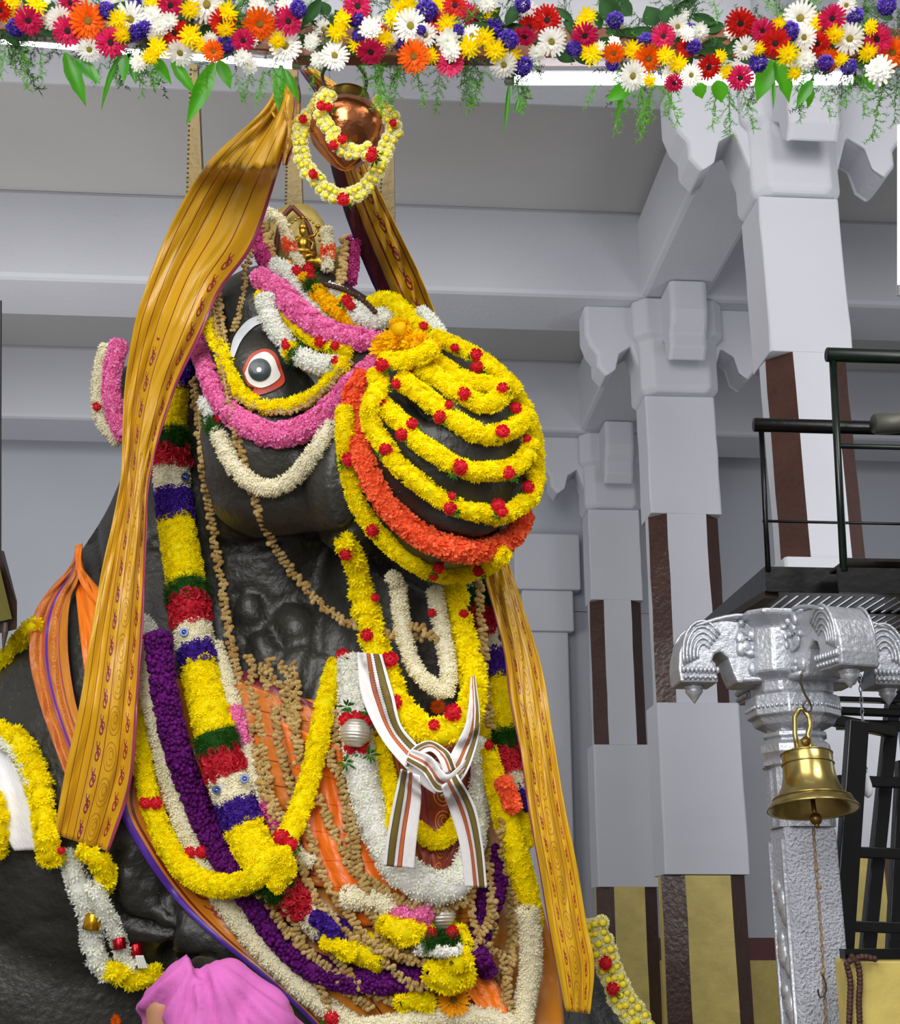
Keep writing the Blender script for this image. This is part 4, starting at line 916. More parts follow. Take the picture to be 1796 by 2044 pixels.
ribbon('knot_loop', [(808, 1530), (818, 1498), (856, 1478), (895, 1500), (912, 1535)], [(835, 1530), (838, 1512), (858, 1500), (875, 1515), (885, 1545)], SCARF, sc, lift=.02, Z=[4.95, 4.93, 4.93, 4.93, 4.93], nu=10, nv=30, fold=.01, nf=1, margin=6)
ribbon('knot_cross', [(810, 1520), (845, 1545), (870, 1580), (895, 1575), (925, 1545)], [(822, 1495), (860, 1510), (884, 1540), (898, 1545), (930, 1515)], SCARF, sc, lift=.02, Z=[4.95, 4.9, 4.88, 4.9, 4.95], nu=10, nv=34, fold=.01, nf=1, margin=6)
ribbon('left_tail', [(800, 1535), (785, 1600), (772, 1670), (765, 1728)], [(838, 1548), (840, 1600), (832, 1670), (826, 1734)], SCARF, sc, lift=.02, Z=[4.92, 4.92, 4.93, 4.95], nu=16, nv=40, fold=.015, nf=1, margin=8)
ribbon('right_tail', [(912, 1545), (948, 1610), (964, 1690), (972, 1772)], [(880, 1570), (898, 1620), (918, 1690), (928, 1770)], SCARF, sc, lift=.02, Z=[4.9, 4.93, 4.95, 4.97], nu=16, nv=40, fold=.02, nf=1, margin=8)
# ------------------------------------------------------------------ flowered canopy beam with tube lights
WOOD = mat('brown_varnished_wood', '7a4420', .45, var=.4, vs=8, bump=.4, bs=30)
ZT = 4.3
bmroot = root('canopy_beam', 'brown wooden canopy beam carrying the flower swag and tube lights', 'beam', pt(620, 98, ZT))
def beam(a, b, w=.10, d=.09):
    m = MB(); m.bar(a, b, d, w, up=tuple(UPV)); o = m.build('timber', WOOD); put(o, bmroot); bevel(o, .006); return o
beam(pt(-260, 20, ZT), pt(640, 88, ZT)); beam(pt(590, 92, ZT-.01), pt(2060, 96, ZT))
for q in (pt(-250, 20, ZT), pt(2050, 96, ZT)):
    m = MB().box((q[0], q[1], q[2]/2), (.09, .09, q[2])); put(m.build('support_post', WOOD), bmroot)
def tubelight(a, b, label):
    g = root('tube_light', label, 'lamp', a, 'fluorescent tubes on the canopy beam')
    d = (b-a)/np.linalg.norm(b-a); m = MB(); m.tube(np.array([a+(b-a)*t for t in (0, .5, 1)]), .016, 14)
    put(m.build('glass_tube', tube_m, None, True), g)
    for e, s in ((a, -1), (b, 1)):
        put(MB().tube(np.array([e, e+d*s*.03]), .018, 12).build('end_cap', mat('lamp_cap_metal', 'b8b8bc', .3, .8)), g)
    m = MB(); m.bar(a+UPV*.026+FWD*.02, b+UPV*.026+FWD*.02, .03, .016, up=tuple(UPV)); put(m.build('batten', mat('white_batten', 'd8d8dc', .5)), g)
tubelight(pt(-40, 74, ZT+.07), pt(584, 128, ZT+.07), 'lit tube light under the left half of the flower swag')
tubelight(pt(1026, 160, ZT+.07), pt(1700, 160, ZT+.07), 'lit tube light under the right half of the flower swag')
tl = root('tube_light', 'vertical lit tube at the right edge of the picture beside the white column', 'lamp', pt(1797, 250, 6.6))
put(MB().tube(np.array([pt(1800, 250, 6.6), pt(1800, 570, 6.6)]), .022, 12).build('glass_tube', tube_m, None, True), tl)
put(MB().tube(np.array([pt(1800, 590, 6.6), pt(1800, 569, 6.6)]), .026, 12).build('end_cap', mat('lamp_cap_metal', 'b8b8bc', .3, .8)), tl)
swag = root('flower_swag', 'long swag of gerberas, chrysanthemums and ferns tied along the canopy beam', 'garland', pt(900, 100, ZT-.05))
def disc_petals(n, n2, w):
    return merge(petal_ring(n, .2, 1.03, w*1.25, .0, .1, w*.8, .07, .06), petal_ring(n2, .15, .84, w*1.2, .06, .18, w*.7, .06, .08), petal_ring(n2-2, .1, .5, w*.8, .12, .3, w*.4, .05, .1))
def gerb(col, col2, name): V, F = disc_petals(22, 18, .085); return rawmesh(name, V, F, fm(name+'_petals', col, col2, .5))
GER = {'P': gerb('e8306e', 'c0164a', 'pink_gerbera'), 'R': gerb('e02a22', 'b81414', 'red_gerbera'), 'O': gerb('ff7a12', 'ea5806', 'orange_gerbera'), 'W': gerb('ffffff', 'f2f2e6', 'white_gerbera'), 'A': gerb('ffc020', 'f29a08', 'amber_gerbera')}
def small(kind, col, col2, name, n=60):
    C = []; 
    for i in range(n):
        z = 1-i/n*1.05; a = i*2.4; r = math.sqrt(max(0, 1-z*z)); C.append((r*math.cos(a), r*math.sin(a), z*.6))
    C = np.array(C); V, F = inst(TPL[kind], C*.6, C, np.full(n, .5), .2); return rawmesh(name, V, F, fm(name+'_petals', col, col2))
def mum(col, col2, name, w):
    V, F = merge(petal_ring(15, .2, 1.05, w, -.05, .12, w*.5, .05, .12), petal_ring(13, .15, .82, w, .08, .3, w*.5, .06, .12), petal_ring(10, .1, .58, w, .2, .46, w*.4, .05, .12), petal_ring(6, .05, .3, w, .3, .6, w*.4, .04, .12), ball(9, 4, (.5, .5, .3), (0, 0, .1)))
    return rawmesh(name, V, F, fm(name+'_petals', col, col2))
GER['Y'] = mum('fff000', 'ffdc00', 'yellow_chrysanthemum', .12); GER['D'] = mum('ffffff', 'eef0e0', 'white_chrysanthemum', .16)
GER['S'] = small('statice', '7a5ad0', '4c34a4', 'violet_statice', 30)
V1, F1 = ball(14, 5, (1, 1, .45)); CEN = {k: rawmesh('flower_centre', V1, F1, mat('flower_centre_'+k, c, .8, bump=2, bs=160), smooth=True) for k, c in (('P', '3a1a14'), ('R', '33120c'), ('O', 'c89a20'), ('W', 'd6c030'), ('A', 'e0b020'))}
NMF = {'P': 'pink_gerbera', 'R': 'red_gerbera', 'O': 'orange_gerbera', 'W': 'white_gerbera', 'Y': 'yellow_chrysanthemum', 'D': 'white_chrysanthemum', 'S': 'violet_statice', 'A': 'amber_gerbera'}
def flower(k, x, y, r, parent, Z=None, n=None, jit=.45):
    z = (Z or ZT-.10-random.uniform(0, .07)); s = r*z/FPX*(1.18 if k in 'YDS' else 1.1); p = pt(x, y, z)
    n0 = -raydir(x, y)-UPV*.15 if n is None else n
    o = blossom(NMF[k], GER[k], p, s, parent, n0, jit=jit)
    if k in CEN:
        c = link('flower_centre', CEN[k]); c.parent = o; f = .24 if k in 'PRO' else .27; c.matrix_basis = Matrix.Translation((0, 0, .14)) @ Matrix.Scale(f, 4)
    return o
FL = '''P 57 40 26|P 220 85 27|P 575 42 26|P 338 10 26|P 485 80 22|P 140 5 20|R 0 20 20|R 445 45 25|R 350 65 26|P 135 62 27|O 174 42 34|O 518 47 31|O 425 102 20|W 262 38 31|W 410 8 33|W 570 92 30|W 178 98 23|W 360 104 25|W 120 38 24
Y 20 5 18|Y 22 33 17|Y 72 10 19|Y 235 38 18|Y 245 68 17|Y 315 95 19|Y 300 112 15|Y 380 18 18|Y 455 25 20|Y 450 58 17|Y 380 72 20|Y 305 8 17|Y 553 80 16|Y 400 88 15|D 108 42 18|D 305 30 18|D 320 52 16|D 338 42 16|D 516 12 18|D 570 10 16|D 310 68 16|D 275 127 15|D 502 80 13|D 420 76 13|D 485 115 16|D 498 132 14|S 32 55 16|S 213 22 16|S 272 65 15|S 290 57 14|S 450 88 17|S 595 18 15|S 270 8 12
P 711 13 29|P 740 101 27|P 898 125 27|P 1047 70 24|R 908 12 23|R 1090 40 27|P 868 45 22|O 826 113 30|W 817 52 31|W 849 70 22|W 942 72 20|W 1102 82 27|W 1005 128 25|W 668 112 26
Y 685 40 18|Y 672 64 18|Y 712 87 17|Y 765 77 18|Y 784 35 17|Y 807 10 24|Y 874 13 19|Y 892 48 19|Y 824 72 12|Y 861 112 15|Y 936 94 19|Y 967 74 19|Y 989 100 20|Y 1021 112 17|D 740 58 20|D 757 76 14|D 784 77 12|D 892 80 21|D 901 102 19|D 623 80 14|D 634 120 15|D 1071 104 15|D 974 7 16|D 620 88 12|S 710 38 14|S 715 73 12|S 852 22 19|S 800 84 12|S 912 62 12|S 1014 80 18|S 1043 9 14|S 1043 132 17|S 1145 97 14|S 840 60 9
P 1167 70 25|P 1323 73 23|P 1523 60 23|P 1660 36 25|P 1752 78 27|P 1477 155 23|P 1345 165 18|R 1478 45 27|R 1546 86 27|R 1632 86 24|R 1413 133 24|R 1370 95 18|O 1294 115 27|O 1225 105 20|O 1782 104 29|O 1654 119 22|W 1260 151 28|W 1596 36 31|W 1694 77 28|W 1485 95 21|W 1352 52 20|W 1380 150 20|W 1607 74 24|W 1690 10 18
Y 1172 33 17|Y 1160 52 13|Y 1180 106 20|Y 1263 99 18|Y 1328 110 16|Y 1353 128 18|Y 1436 113 13|Y 1450 144 14|Y 1553 47 14|Y 1513 97 13|Y 1571 108 20|Y 1625 45 18|Y 1665 68 18|Y 1679 119 13|Y 1740 54 15|Y 1731 104 18|Y 1585 146 13|Y 1297 160 12|D 1395 62 17|D 1371 68 14|D 1607 119 19|D 1756 140 25|D 1195 94 12|D 1225 88 14|D 1337 144 15|D 1590 70 16|S 1227 40 15|S 1288 83 16|S 1384 94 13|S 1222 128 12|S 1575 63 17|S 1706 32 15|S 1769 11 17|S 1513 126 16|S 1647 126 14|S 1693 133 14'''
for q in FL.replace('\n', '|').split('|'):
    k, x, y, r = q.split(); flower(k, float(x), float(y), float(r), swag)
for i in range(46):
    x = random.uniform(-10, 1800); y = random.uniform(0, 60)+x*.02
    if 1150 < x < 1330: continue
    flower(random.choice('YDSYDPRW'), x, y, random.uniform(13, 21), swag, Z=ZT-.05)
def leafmesh(kind):
    m = MB(); n = 9; V = []; F = []
    for i in range(n+1):
        t = i/n; w = math.sin(math.pi*min(1, t*1.02+.02))**.75*(1-.45*t)*(.5)
        for s in (-1, -.5, 0, .5, 1): V.append((s*w*(1+.08*math.sin(i*2.3)*kind), .12*abs(s)*w*2-.25*t*t*(1+kind), -t))
    for i in range(n):
        for j in range(4): F.append((i*5+j, i*5+j+1, i*5+6+j, i*5+5+j))
    m.add(V, F); return m.mesh('green_leaf', mat('glossy_green_leaf', '3c9414', .35, var=.4, vs=1.4, col2='2a7a10'), True)
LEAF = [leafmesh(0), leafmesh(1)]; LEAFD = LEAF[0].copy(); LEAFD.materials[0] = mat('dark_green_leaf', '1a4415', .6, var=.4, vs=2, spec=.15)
gm = MATS['glossy_green_leaf'].node_tree; bs_ = gm.nodes['Principled BSDF']; tr = gm.nodes.new('ShaderNodeBsdfTranslucent'); tr.inputs[0].default_value = srgb('5cb010')
mxs = gm.nodes.new('ShaderNodeMixShader'); mxs.inputs[0].default_value = .45; gm.links.new(bs_.outputs[0], mxs.inputs[1]); gm.links.new(tr.outputs[0], mxs.inputs[2]); gm.links.new(mxs.outputs[0], gm.nodes['Material Output'].inputs[0])
def leaf(x0, y0, x1, y1, w, parent, dark=False, Z=None):
    z = Z or ZT-.05-random.uniform(0, .05); a = pt(x0, y0, z); b = pt(x1, y1, z); d = b-a; L = np.linalg.norm(d); d /= L
    sgn = random.uniform(-.5, .5); f = -FWD*math.cos(sgn)+RGT*math.sin(sgn); f -= d*(f@d); f /= np.linalg.norm(f); s = np.cross(f, d)
    M = Matrix([[s[i]*w*2*z/FPX, f[i]*L*.4, -d[i]*L, a[i]] for i in range(3)]+[[0, 0, 0, 1]])
    o = link('green_leaf', LEAFD if dark else random.choice(LEAF)); o.matrix_basis = M; put(o, parent)
for q in ((130, 105, 170, 206, 20), (165, 122, 200, 166, 15), (152, 118, 190, 160, 14), (240, 110, 192, 215, 8), (250, 108, 245, 165, 14), (262, 110, 270, 168, 12), (308, 113, 340, 168, 16), (342, 122, 392, 188, 15), (428, 125, 372, 248, 22), (436, 120, 462, 176, 18), (562, 130, 552, 222, 16), (570, 140, 595, 200, 12), (1262, 168, 1210, 200, 20), (1240, 185, 1234, 238, 8), (1392, 165, 1402, 196, 18), (1432, 160, 1442, 204, 26), (1540, 120, 1512, 198, 26), (1548, 120, 1585, 198, 28), (1542, 150, 1546, 218, 6), (1620, 160, 1590, 212, 15), (1618, 170, 1616, 216, 12), (1728, 140, 1745, 182, 20), (1016, 168, 1008, 262, 6), (1034, 195, 1028, 228, 4)): leaf(*q, swag)
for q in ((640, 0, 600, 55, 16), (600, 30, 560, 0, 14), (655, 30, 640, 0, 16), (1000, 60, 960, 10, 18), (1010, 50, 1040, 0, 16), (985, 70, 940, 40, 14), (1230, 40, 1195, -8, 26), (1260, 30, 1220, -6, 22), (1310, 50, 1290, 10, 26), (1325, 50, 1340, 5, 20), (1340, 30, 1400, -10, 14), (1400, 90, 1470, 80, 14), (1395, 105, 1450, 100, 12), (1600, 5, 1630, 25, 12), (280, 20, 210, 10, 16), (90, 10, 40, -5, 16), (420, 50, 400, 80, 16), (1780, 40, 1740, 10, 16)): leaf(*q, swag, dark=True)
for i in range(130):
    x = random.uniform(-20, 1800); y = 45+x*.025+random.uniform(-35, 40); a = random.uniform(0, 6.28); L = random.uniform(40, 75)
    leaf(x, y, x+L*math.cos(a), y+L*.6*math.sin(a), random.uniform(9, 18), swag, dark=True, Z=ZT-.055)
# asparagus fern: hanging sprigs and backing foliage
def fern_mesh(k):
    V, F = [], []
    def needle(p, d, l, w):
        b = len(V); s = np.cross(d, [0.1, 1, .2]); s = s/np.linalg.norm(s)*w; V.extend([p-s, p+s, p+d*l]); F.append((b, b+1, b+2))
    def branch(p, d, L, depth_):
        n = int(7+L*26)
        for i in range(n):
            t = i/n; q = p+d*L*t+np.array([0, 0, -.25*t*t*L]); 
            dd = rng.normal(size=3)*.9+d*.6; dd /= np.linalg.norm(dd); needle(q, dd, .1, .010)
            if depth_ and i % 2 == 0: e = rng.normal(size=3)*np.array([1, .6, .5])+d*.7; e /= np.linalg.norm(e); branch(q, e, L*.38*(1-t*.5), 0)
        b = len(V); s = np.array([.004, 0, 0]); V.extend([p-s, p+s, p+d*L-s+np.array([0, 0, -.25*L])]); F.append((b, b+1, b+2))
    branch(np.zeros(3), np.array([0, 0, -1.0]), 1.0, 1)
    return rawmesh('fern_sprig', np.array(V), np.array(F), fm('fern_green', '74b83a', '3f8424'))
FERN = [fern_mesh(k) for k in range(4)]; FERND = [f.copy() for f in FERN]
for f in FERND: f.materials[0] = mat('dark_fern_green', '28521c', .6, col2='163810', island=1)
def fern(x, y, L, ang, parent, dark=False, Z=None):
    z = Z or ZT-.04+random.uniform(-.05, .05); o = link('fern_sprig', random.choice(FERND if dark else FERN)); s = L*1.15*z/FPX
    Rm = Matrix([[RGT[i], FWD[i], UPV[i]] for i in range(3)]).to_4x4()
    o.matrix_basis = Matrix.Translation(Vector(pt(x, y, z))) @ Rm @ Matrix.Rotation(math.radians(ang), 4, 'Y') @ Matrix.Rotation(random.uniform(-.5, .5), 4, 'X') @ Matrix.Scale(s, 4); put(o, parent)
    tag(o, kind='stuff')
for q in ((10, 100, 40, 10), (45, 100, 55, -5), (80, 105, 40, 0), (200, 125, 35, 10), (225, 120, 40, -10), (285, 125, 45, 5), (300, 130, 40, -10), (325, 130, 40, 15), (415, 140, 40, 10), (470, 145, 40, -10), (500, 140, 45, 15), (525, 140, 55, 5), (545, 130, 55, -12),
          (640, 110, 50, 20), (728, 115, 50, 6), (745, 125, 70, -12), (765, 125, 85, 4), (800, 130, 60, 14), (830, 130, 60, -10), (880, 135, 60, 10), (920, 130, 60, -16), (940, 135, 65, 6), (965, 140, 60, 18), (1030, 160, 50, -10), (1055, 165, 55, 15),
          (1190, 160, 40, 20), (1250, 165, 70, 14), (1275, 160, 75, -4), (1300, 165, 75, 8), (1325, 160, 70, -14), (1345, 150, 60, 4), (1430, 180, 60, 10), (1455, 180, 65, -6), (1480, 175, 60, -20), (1600, 180, 45, 5), (1640, 170, 50, -10), (1700, 150, 60, 20), (1720, 150, 55, -8), (1765, 160, 80, 8), (1790, 160, 60, -5)): fern(*q, swag)
for i in range(230):
    x = random.uniform(-20, 1810); y = 30+x*.025+random.uniform(-35, 55)
    if 1140 < x < 1480 and y < 5: continue
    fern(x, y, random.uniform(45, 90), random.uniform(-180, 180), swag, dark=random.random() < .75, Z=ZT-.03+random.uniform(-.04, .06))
# ------------------------------------------------------------------ copper pot hung from the beam
ZP = 4.45; k = ZP/FPX
pot = root('copper_pot', 'pointed copper pot with a brass rim hung by wire hooks from the beam', 'pot', pt(690, 200, ZP))
COPPER = mat('polished_copper', 'c47a4e', .2, .95, var=.25, vs=5, bump=.2, bs=40)
up0 = pt(694, 200, ZP)
m = MB(); m.lathe([(34*k, 0), (36*k, -10*k), (52*k, -20*k), (68*k, -35*k), (77*k, -56*k), (76*k, -74*k), (68*k, -95*k), (55*k, -114*k), (38*k, -134*k), (20*k, -150*k), (8*k, -158*k), (.5*k, -160*k)], up0, 40)
tp = m.build('copper_body', COPPER, None, True); put(tp, pot)
m = MB(); m.lathe([(34*k, -12*k), (39*k, -10*k), (40*k, 4*k), (43*k, 8*k), (42*k, 10*k), (36*k, 9*k), (33*k, 0), (33*k, -12*k)], up0, 36, cap=False); put(m.build('brass_rim', mat('dull_brass', '8c7434', .35, .8), None, True), pot)
for P in ([(652, 130), (643, 150), (648, 172), (655, 195)], [(705, 120), (722, 140), (731, 160), (728, 180), (718, 196)]):
    put(MB().tube([pt(x, y, ZP-.02) for x, y in catmull(P, 5)], .0065, 7).build('wire_hook', mat('dark_steel_wire', '5c564e', .4, .8), None, True), pot)
Cb = np.array([(math.cos(a)*r, math.sin(a)*r, z) for r, z, n in ((.75, .15, 11), (.55, .35, 9)) for a in np.linspace(0, 6.28, n, endpoint=False)])
Vb, Fb = inst(TPL['chrys'], Cb, Cb*np.array([1, 1, .6])+np.array([0, 0, .5]), np.full(len(Cb), .42), .15); V3, F3 = ball(8, 4, (.52, .52, .3), (0, 0, .55))
V5, F5 = ball(9, 4, (.7, .7, .4)); Vb, Fb = merge((Vb, Fb), (V5, F5))
Va, Fa = merge((Vb, Fb), (V3, F3)); mi = np.array([0]*len(Fb)+[1]*len(F3))
BUTTON = rawmesh('button_chrysanthemum', Va, Fa, [mat('cream_button_petals', 'f6f2b4', .6, col2='e8e490', island=1), mat('yellow_button_centre', 'f0dc20', .6)], mi)
def buttons(label, path, r, Z, n2=2, spread=8, roses=(), group=None):
    P = catmull(path, r*1.6); g = root('button_flower_garland', label, 'garland', pt(path[0][0], path[0][1], Z), group); WBZ[g.name] = Z
    T = np.gradient(P, axis=0); T /= np.linalg.norm(T, axis=1, keepdims=True)
    for i, p in enumerate(P):
        z = min(depth(p[0], p[1], 4) if Z > 5 else 99, Z)
        for s in np.linspace(-1, 1, n2):
            q = p+np.array([-T[i, 1], T[i, 0]])*s*spread+rng.uniform(-2, 2, 2)
            blossom('button_chrysanthemum', BUTTON, pt(q[0], q[1], z-.02), r*z/FPX*random.uniform(1.05, 1.3), g, jit=.55)
    put(MB().tube([pt(p[0], p[1], Z) for p in P], .005, 5).build('thread', mat('green_thread', '3a5a2a', .8)), g)
    for x, y, rr in roses:
        blossom('rose', ROSE, pt(x, y, Z-.05), rr*Z/FPX, g); blossom('leaf_tuft', TUFT, pt(x+8, y+6, Z-.02), rr*Z/FPX, g)
    return g
buttons('cream button chrysanthemum garland looped round and below the copper pot', [(652, 186), (628, 215), (603, 250), (599, 285), (606, 325), (630, 358), (655, 384), (690, 394), (722, 380), (745, 352), (758, 322), (772, 290), (786, 262), (774, 226), (748, 208)], 9, ZP-.06, 2, 7, ((604, 238, 9), (624, 348, 10), (685, 398, 13), (742, 308, 11), (785, 246, 8)))
buttons('shorter cream button garland across the front of the copper pot', [(655, 188), (642, 215), (645, 240), (662, 262), (665, 275), (680, 295), (700, 303), (722, 305), (738, 296)], 8.5, ZP-.17, 2, 6.5, ((640, 212, 10), (655, 214, 9), (665, 290, 10), (683, 278, 10), (740, 312, 12), (743, 300, 9)))
# ------------------------------------------------------------------ carved silver pillar
SILVER = mat('silver_paint', 'b6bac2', .36, .55, var=.22, vs=9, bump=.5, bs=60)
SILVR = mat('rough_silver_paint', 'bcc0cc', .4, .35, var=.12, vs=12, bump=2.0, bs=95)
YS = 4.62
def cX(px, py, Y=YS): return ptY(px, py, Y)[0]
def cZ(px, py, Y=YS): return ptY(px, py, Y)[2]
x0 = cX(1583, 1430); zb = cZ(1588, 1372)
sp = thing('silver_pillar', 'carved silver painted pillar with a bracket capital, brass bell hanging in front', 'pillar'); sp.location = (x0, YS, 0)
m = MB(); zs = cZ(1600, 1650); w = .093
def ringo(w, z, c=.035, k=1): return [(a, b, z) for a, b in octo(w*k, w*k, c*k)]
m.loft([ringo(w, 0, .012), ringo(w, zs-.03, .012), ringo(w*.97, zs-.01, .012), ringo(w*.9, zs, .02)])
rough_edge(m.build('square_shaft', SILVR, sp), .006)
for s in (-1,):   # framed panel with relief on the left side of the shaft
    f = MB()
    for z in np.arange(.15, zs-.1, .17):
        f.ell((-w-.0, random.uniform(-.02, .02), z), (.02, .034, .05)); f.ell((-w, .03, z+.05), (.016, .03, .03)); f.ell((-w, -.035, z-.04), (.016, .026, .04))
    f.bar((-w-.004, -.072, .1), (-w-.004, -.072, zs-.05), .014, .014, up=(0, 1, 0)); f.bar((-w-.004, .072, .1), (-w-.004, .072, zs-.05), .014, .014, up=(0, 1, 0))
    f.build('side_relief', SILVER, sp, True)
z1 = cZ(1600, 1590); z2 = cZ(1600, 1530); z3 = cZ(1600, 1478); z4 = cZ(1600, 1445); z5 = cZ(1600, 1392)
m = MB(); m.loft([ringo(.1, zs-.005), ringo(.1, z1), ringo(.1, z2-.01), ringo(.108, z2)]); m.build('fluted_neck', SILVER, sp)
f = MB()
for a in np.linspace(0, 2*math.pi, 40, endpoint=False): f.bar((.098*math.cos(a), .098*math.sin(a), zs), (.098*math.cos(a), .098*math.sin(a), z2-.015), .008, .008, up=(1, 0, 0))
f.build('flutes', SILVER, sp)
m = MB(); m.lathe([(.1, z2-.01), (.122, z2), (.122, z2+.012), (.108, z2+.02), (.128, z2+.045), (.128, z2+.07), (.11, z3-.01), (.105, z3), (.118, z3+.008), (.118, z3+.02), (.1, z3+.028), (.105, z4-.01), (.115, z4)], n=8)
m.build('cushion_mouldings', SILVER, sp)
m = MB(); m.lathe([(.1, z4-.03), (.14, z4-.012), (.152, z4+.012), (.168, z4+.02), (.168, z5-.008), (.155, z5), (.1, z5+.005)], n=8, M=Matrix.Rotation(math.pi/8, 3, 'Z')); rough_edge(m.build('octagonal_abacus', SILVER, sp), .004)
f = MB()
for i in range(8):
    a0 = i*math.pi/4; r = .168*math.cos(math.pi/8)+.001
    for j in range(-3, 4):
        t = np.array([-math.sin(a0), math.cos(a0)])*j*.018; c = np.array([math.cos(a0), math.sin(a0)])*r+t
        f.ell((c[0], c[1], (z4+z5)/2), .008, n=6)
f.build('studded_band', SILVER, sp, True)
H = cZ(1590, 1240)-zb
out = [(0, H*.96), (.1, H), (.18, H*.9), (.24, H*.92), (.31, H*.93), (.37, H*.86), (.41, H*.66), (.43, H*.42), (.435, H*.2), (.43, 0), (.29, 0), (.295, H*.18), (.31, H*.3), (.3, H*.42), (.275, H*.46), (.25, H*.36), (.235, H*.15), (.22, 0), (0, 0)]
def arm_mesh(hw):
    m = MB()
    m.loft([[(x*.99, s, zb+z) for x, z in out] for s in (-hw, -hw*.85, hw*.85, hw)])
    return m
ornament = []
def arm_orn(hw):
    m = MB()
    for s in (-1, 1):
        for r in (.03, .045, .06, .075, .09):
            P = [(.335+r*math.cos(a)*.85, s*hw, zb+H*.4+r*math.sin(a)*1.4) for a in np.linspace(-.3, 2.5, 12)]; m.tube(P, .006, 5)
        for i in range(26):
            x = random.uniform(.03, .22); z = random.uniform(.03, H*.9); m.ell((x, s*hw, zb+z), (random.uniform(.012, .028), .014, random.uniform(.012, .03)), n=8)
        for i in range(9): m.ell((.29+i*.0155, s*hw, zb+.045), (.008, .012, .014), n=8)
        for i in range(7): m.ell((.3+i*.018, s*hw, zb+.018), (.009, .012, .01), n=8)
        m.tube([(.03, s*hw, zb+.01), (.12, s*hw, zb+.015), (.2, s*hw, zb+.012)], .012, 6)
        P = [(.06+.05*t*math.cos(t*5), s*(hw+.004), zb+H*.55+.05*t*math.sin(t*5)) for t in np.linspace(.15, 1, 18)]; m.tube(P, .007, 5)
        P = [(.17+.045*t*math.cos(3-t*5), s*(hw+.004), zb+H*.6+.05*t*math.sin(3-t*5)) for t in np.linspace(.15, 1, 18)]; m.tube(P, .007, 5)
    for i in range(6): m.tube([(.405+.01*math.sin(i), y, zb+.02+i*.02) for y in np.linspace(-hw, hw, 6)], .009, 5)
    for j in range(5): m.tube([(x, -hw+hw*2*j/4, zb+H*(1.0-.9*max(0, x-.2)**1.5*3)) for x in np.linspace(.02, .36, 10)], .008, 5)
    return m
for kk, ang in enumerate((180, 0, -76, 90)):
    q = Matrix.Rotation(math.radians(ang), 4, 'Z')
    o = arm_mesh(.075).build('carved_bracket', SILVER, sp); o.matrix_basis = q; bevel(o, .008)
    c = arm_orn(.077).build('scroll_relief', SILVER, o, True)
    p = MB(); p.lathe([(.035, zb+.004), (.036, zb-.008), (.03, zb-.014), (.032, zb-.022), (.02, zb-.038), (.008, zb-.055), (.001, zb-.064)], (.36, 0, 0), 18)
    p.build('pendant_bud', SILVER, o, True)
m = MB(); m.loft([[(a, b, z) for a, b in octo(ww, ww, .05)] for ww, z in ((.13, z5), (.13, zb+.01), (.16, zb+.03), (.15, zb+H*.8), (.19, zb+H*.95), (.19, zb+H*1.02))]); rough_edge(m.build('capital_core', SILVER, sp), .01)
f = MB()
for i in range(90):
    a = random.uniform(math.pi, 2*math.pi); z = random.uniform(.03, H*.95); r = .155+.03*max(0, z/H-.75)*3
    f.ell((r*math.cos(a), r*math.sin(a), zb+z), (random.uniform(.01, .022), random.uniform(.01, .02), random.uniform(.01, .026)), n=8)
for j in range(14):
    a = math.pi+j*math.pi/13; f.tube([(.158*math.cos(a+.05*math.sin(t*6)), .158*math.sin(a+.05*math.sin(t*6)), zb+.03+t*H*.7) for t in np.linspace(0, 1, 10)], .006, 5)
f.build('leaf_relief', SILVER, sp, True)
# ------------------------------------------------------------------ brass bell
ZB = 4.28; kb = ZB/FPX*.97
BRASS = mat('polished_brass', 'a8965a', .24, .9, var=.15, vs=6)
bell = root('brass_bell', 'polished brass bell hanging in front of the silver pillar', 'bell', pt(1621, 1500, ZB))
ax = Matrix.Rotation(math.radians(-9), 3, Vector(RGT)); A3 = np.array(ax); bc = pt(1609, 1502, ZB)
def bl(p): return (np.asarray(p)@A3.T)+bc
prof = [(3, 2), (40, 1), (49, -2), (52, -7), (51, -25), (53, -50), (58, -70), (66, -85), (74, -95), (77, -99), (80, -100), (85, -108), (91, -115), (92, -119), (88, -117), (78, -106), (62, -88), (54, -70), (48, -40), (46, -10), (3, -6)]
m = MB(); m.lathe([(a*kb, b*kb) for a, b in prof], (0, 0, 0), 56); m.v = [bl(v) for v in m.v]; put(m.build('bell_body', BRASS, None, True), bell)
for zz, rr in ((-4, 51.5), (-26, 52), (-97, 78)):
    m = MB(); m.tube([bl((rr*kb*math.cos(a), rr*kb*math.sin(a), zz*kb)) for a in np.linspace(0, 2*math.pi, 49)], .0028, 6); put(m.build('moulded_ring', BRASS, None, True), bell)
m = MB(); m.tube([bl(v) for v in [(-18*kb, 0, 2*kb), (-19*kb, 0, 40*kb), (-15*kb, 0, 75*kb), (-5*kb, 0, 92*kb), (6*kb, 0, 92*kb), (15*kb, 0, 75*kb), (15*kb, 0, 55*kb), (8*kb, 0, 38*kb), (10*kb, 0, 15*kb), (14*kb, 0, 2*kb)]], .0085, 10); put(m.build('hanging_loop', BRASS, None, True), bell)
m = MB(); m.tube([bl((0, -.012, 22*kb)), bl((0, .0, 22*kb)), bl((0, .012, 22*kb))], .016, 12); put(m.build('pivot_bolt', mat('worn_bronze', '6a5428', .4, .8), None, True), bell)
m = MB(); m.box(bl((0, 0, 12*kb)), (.05, .012, .04)); put(m.build('loop_plate', BRASS), bell)
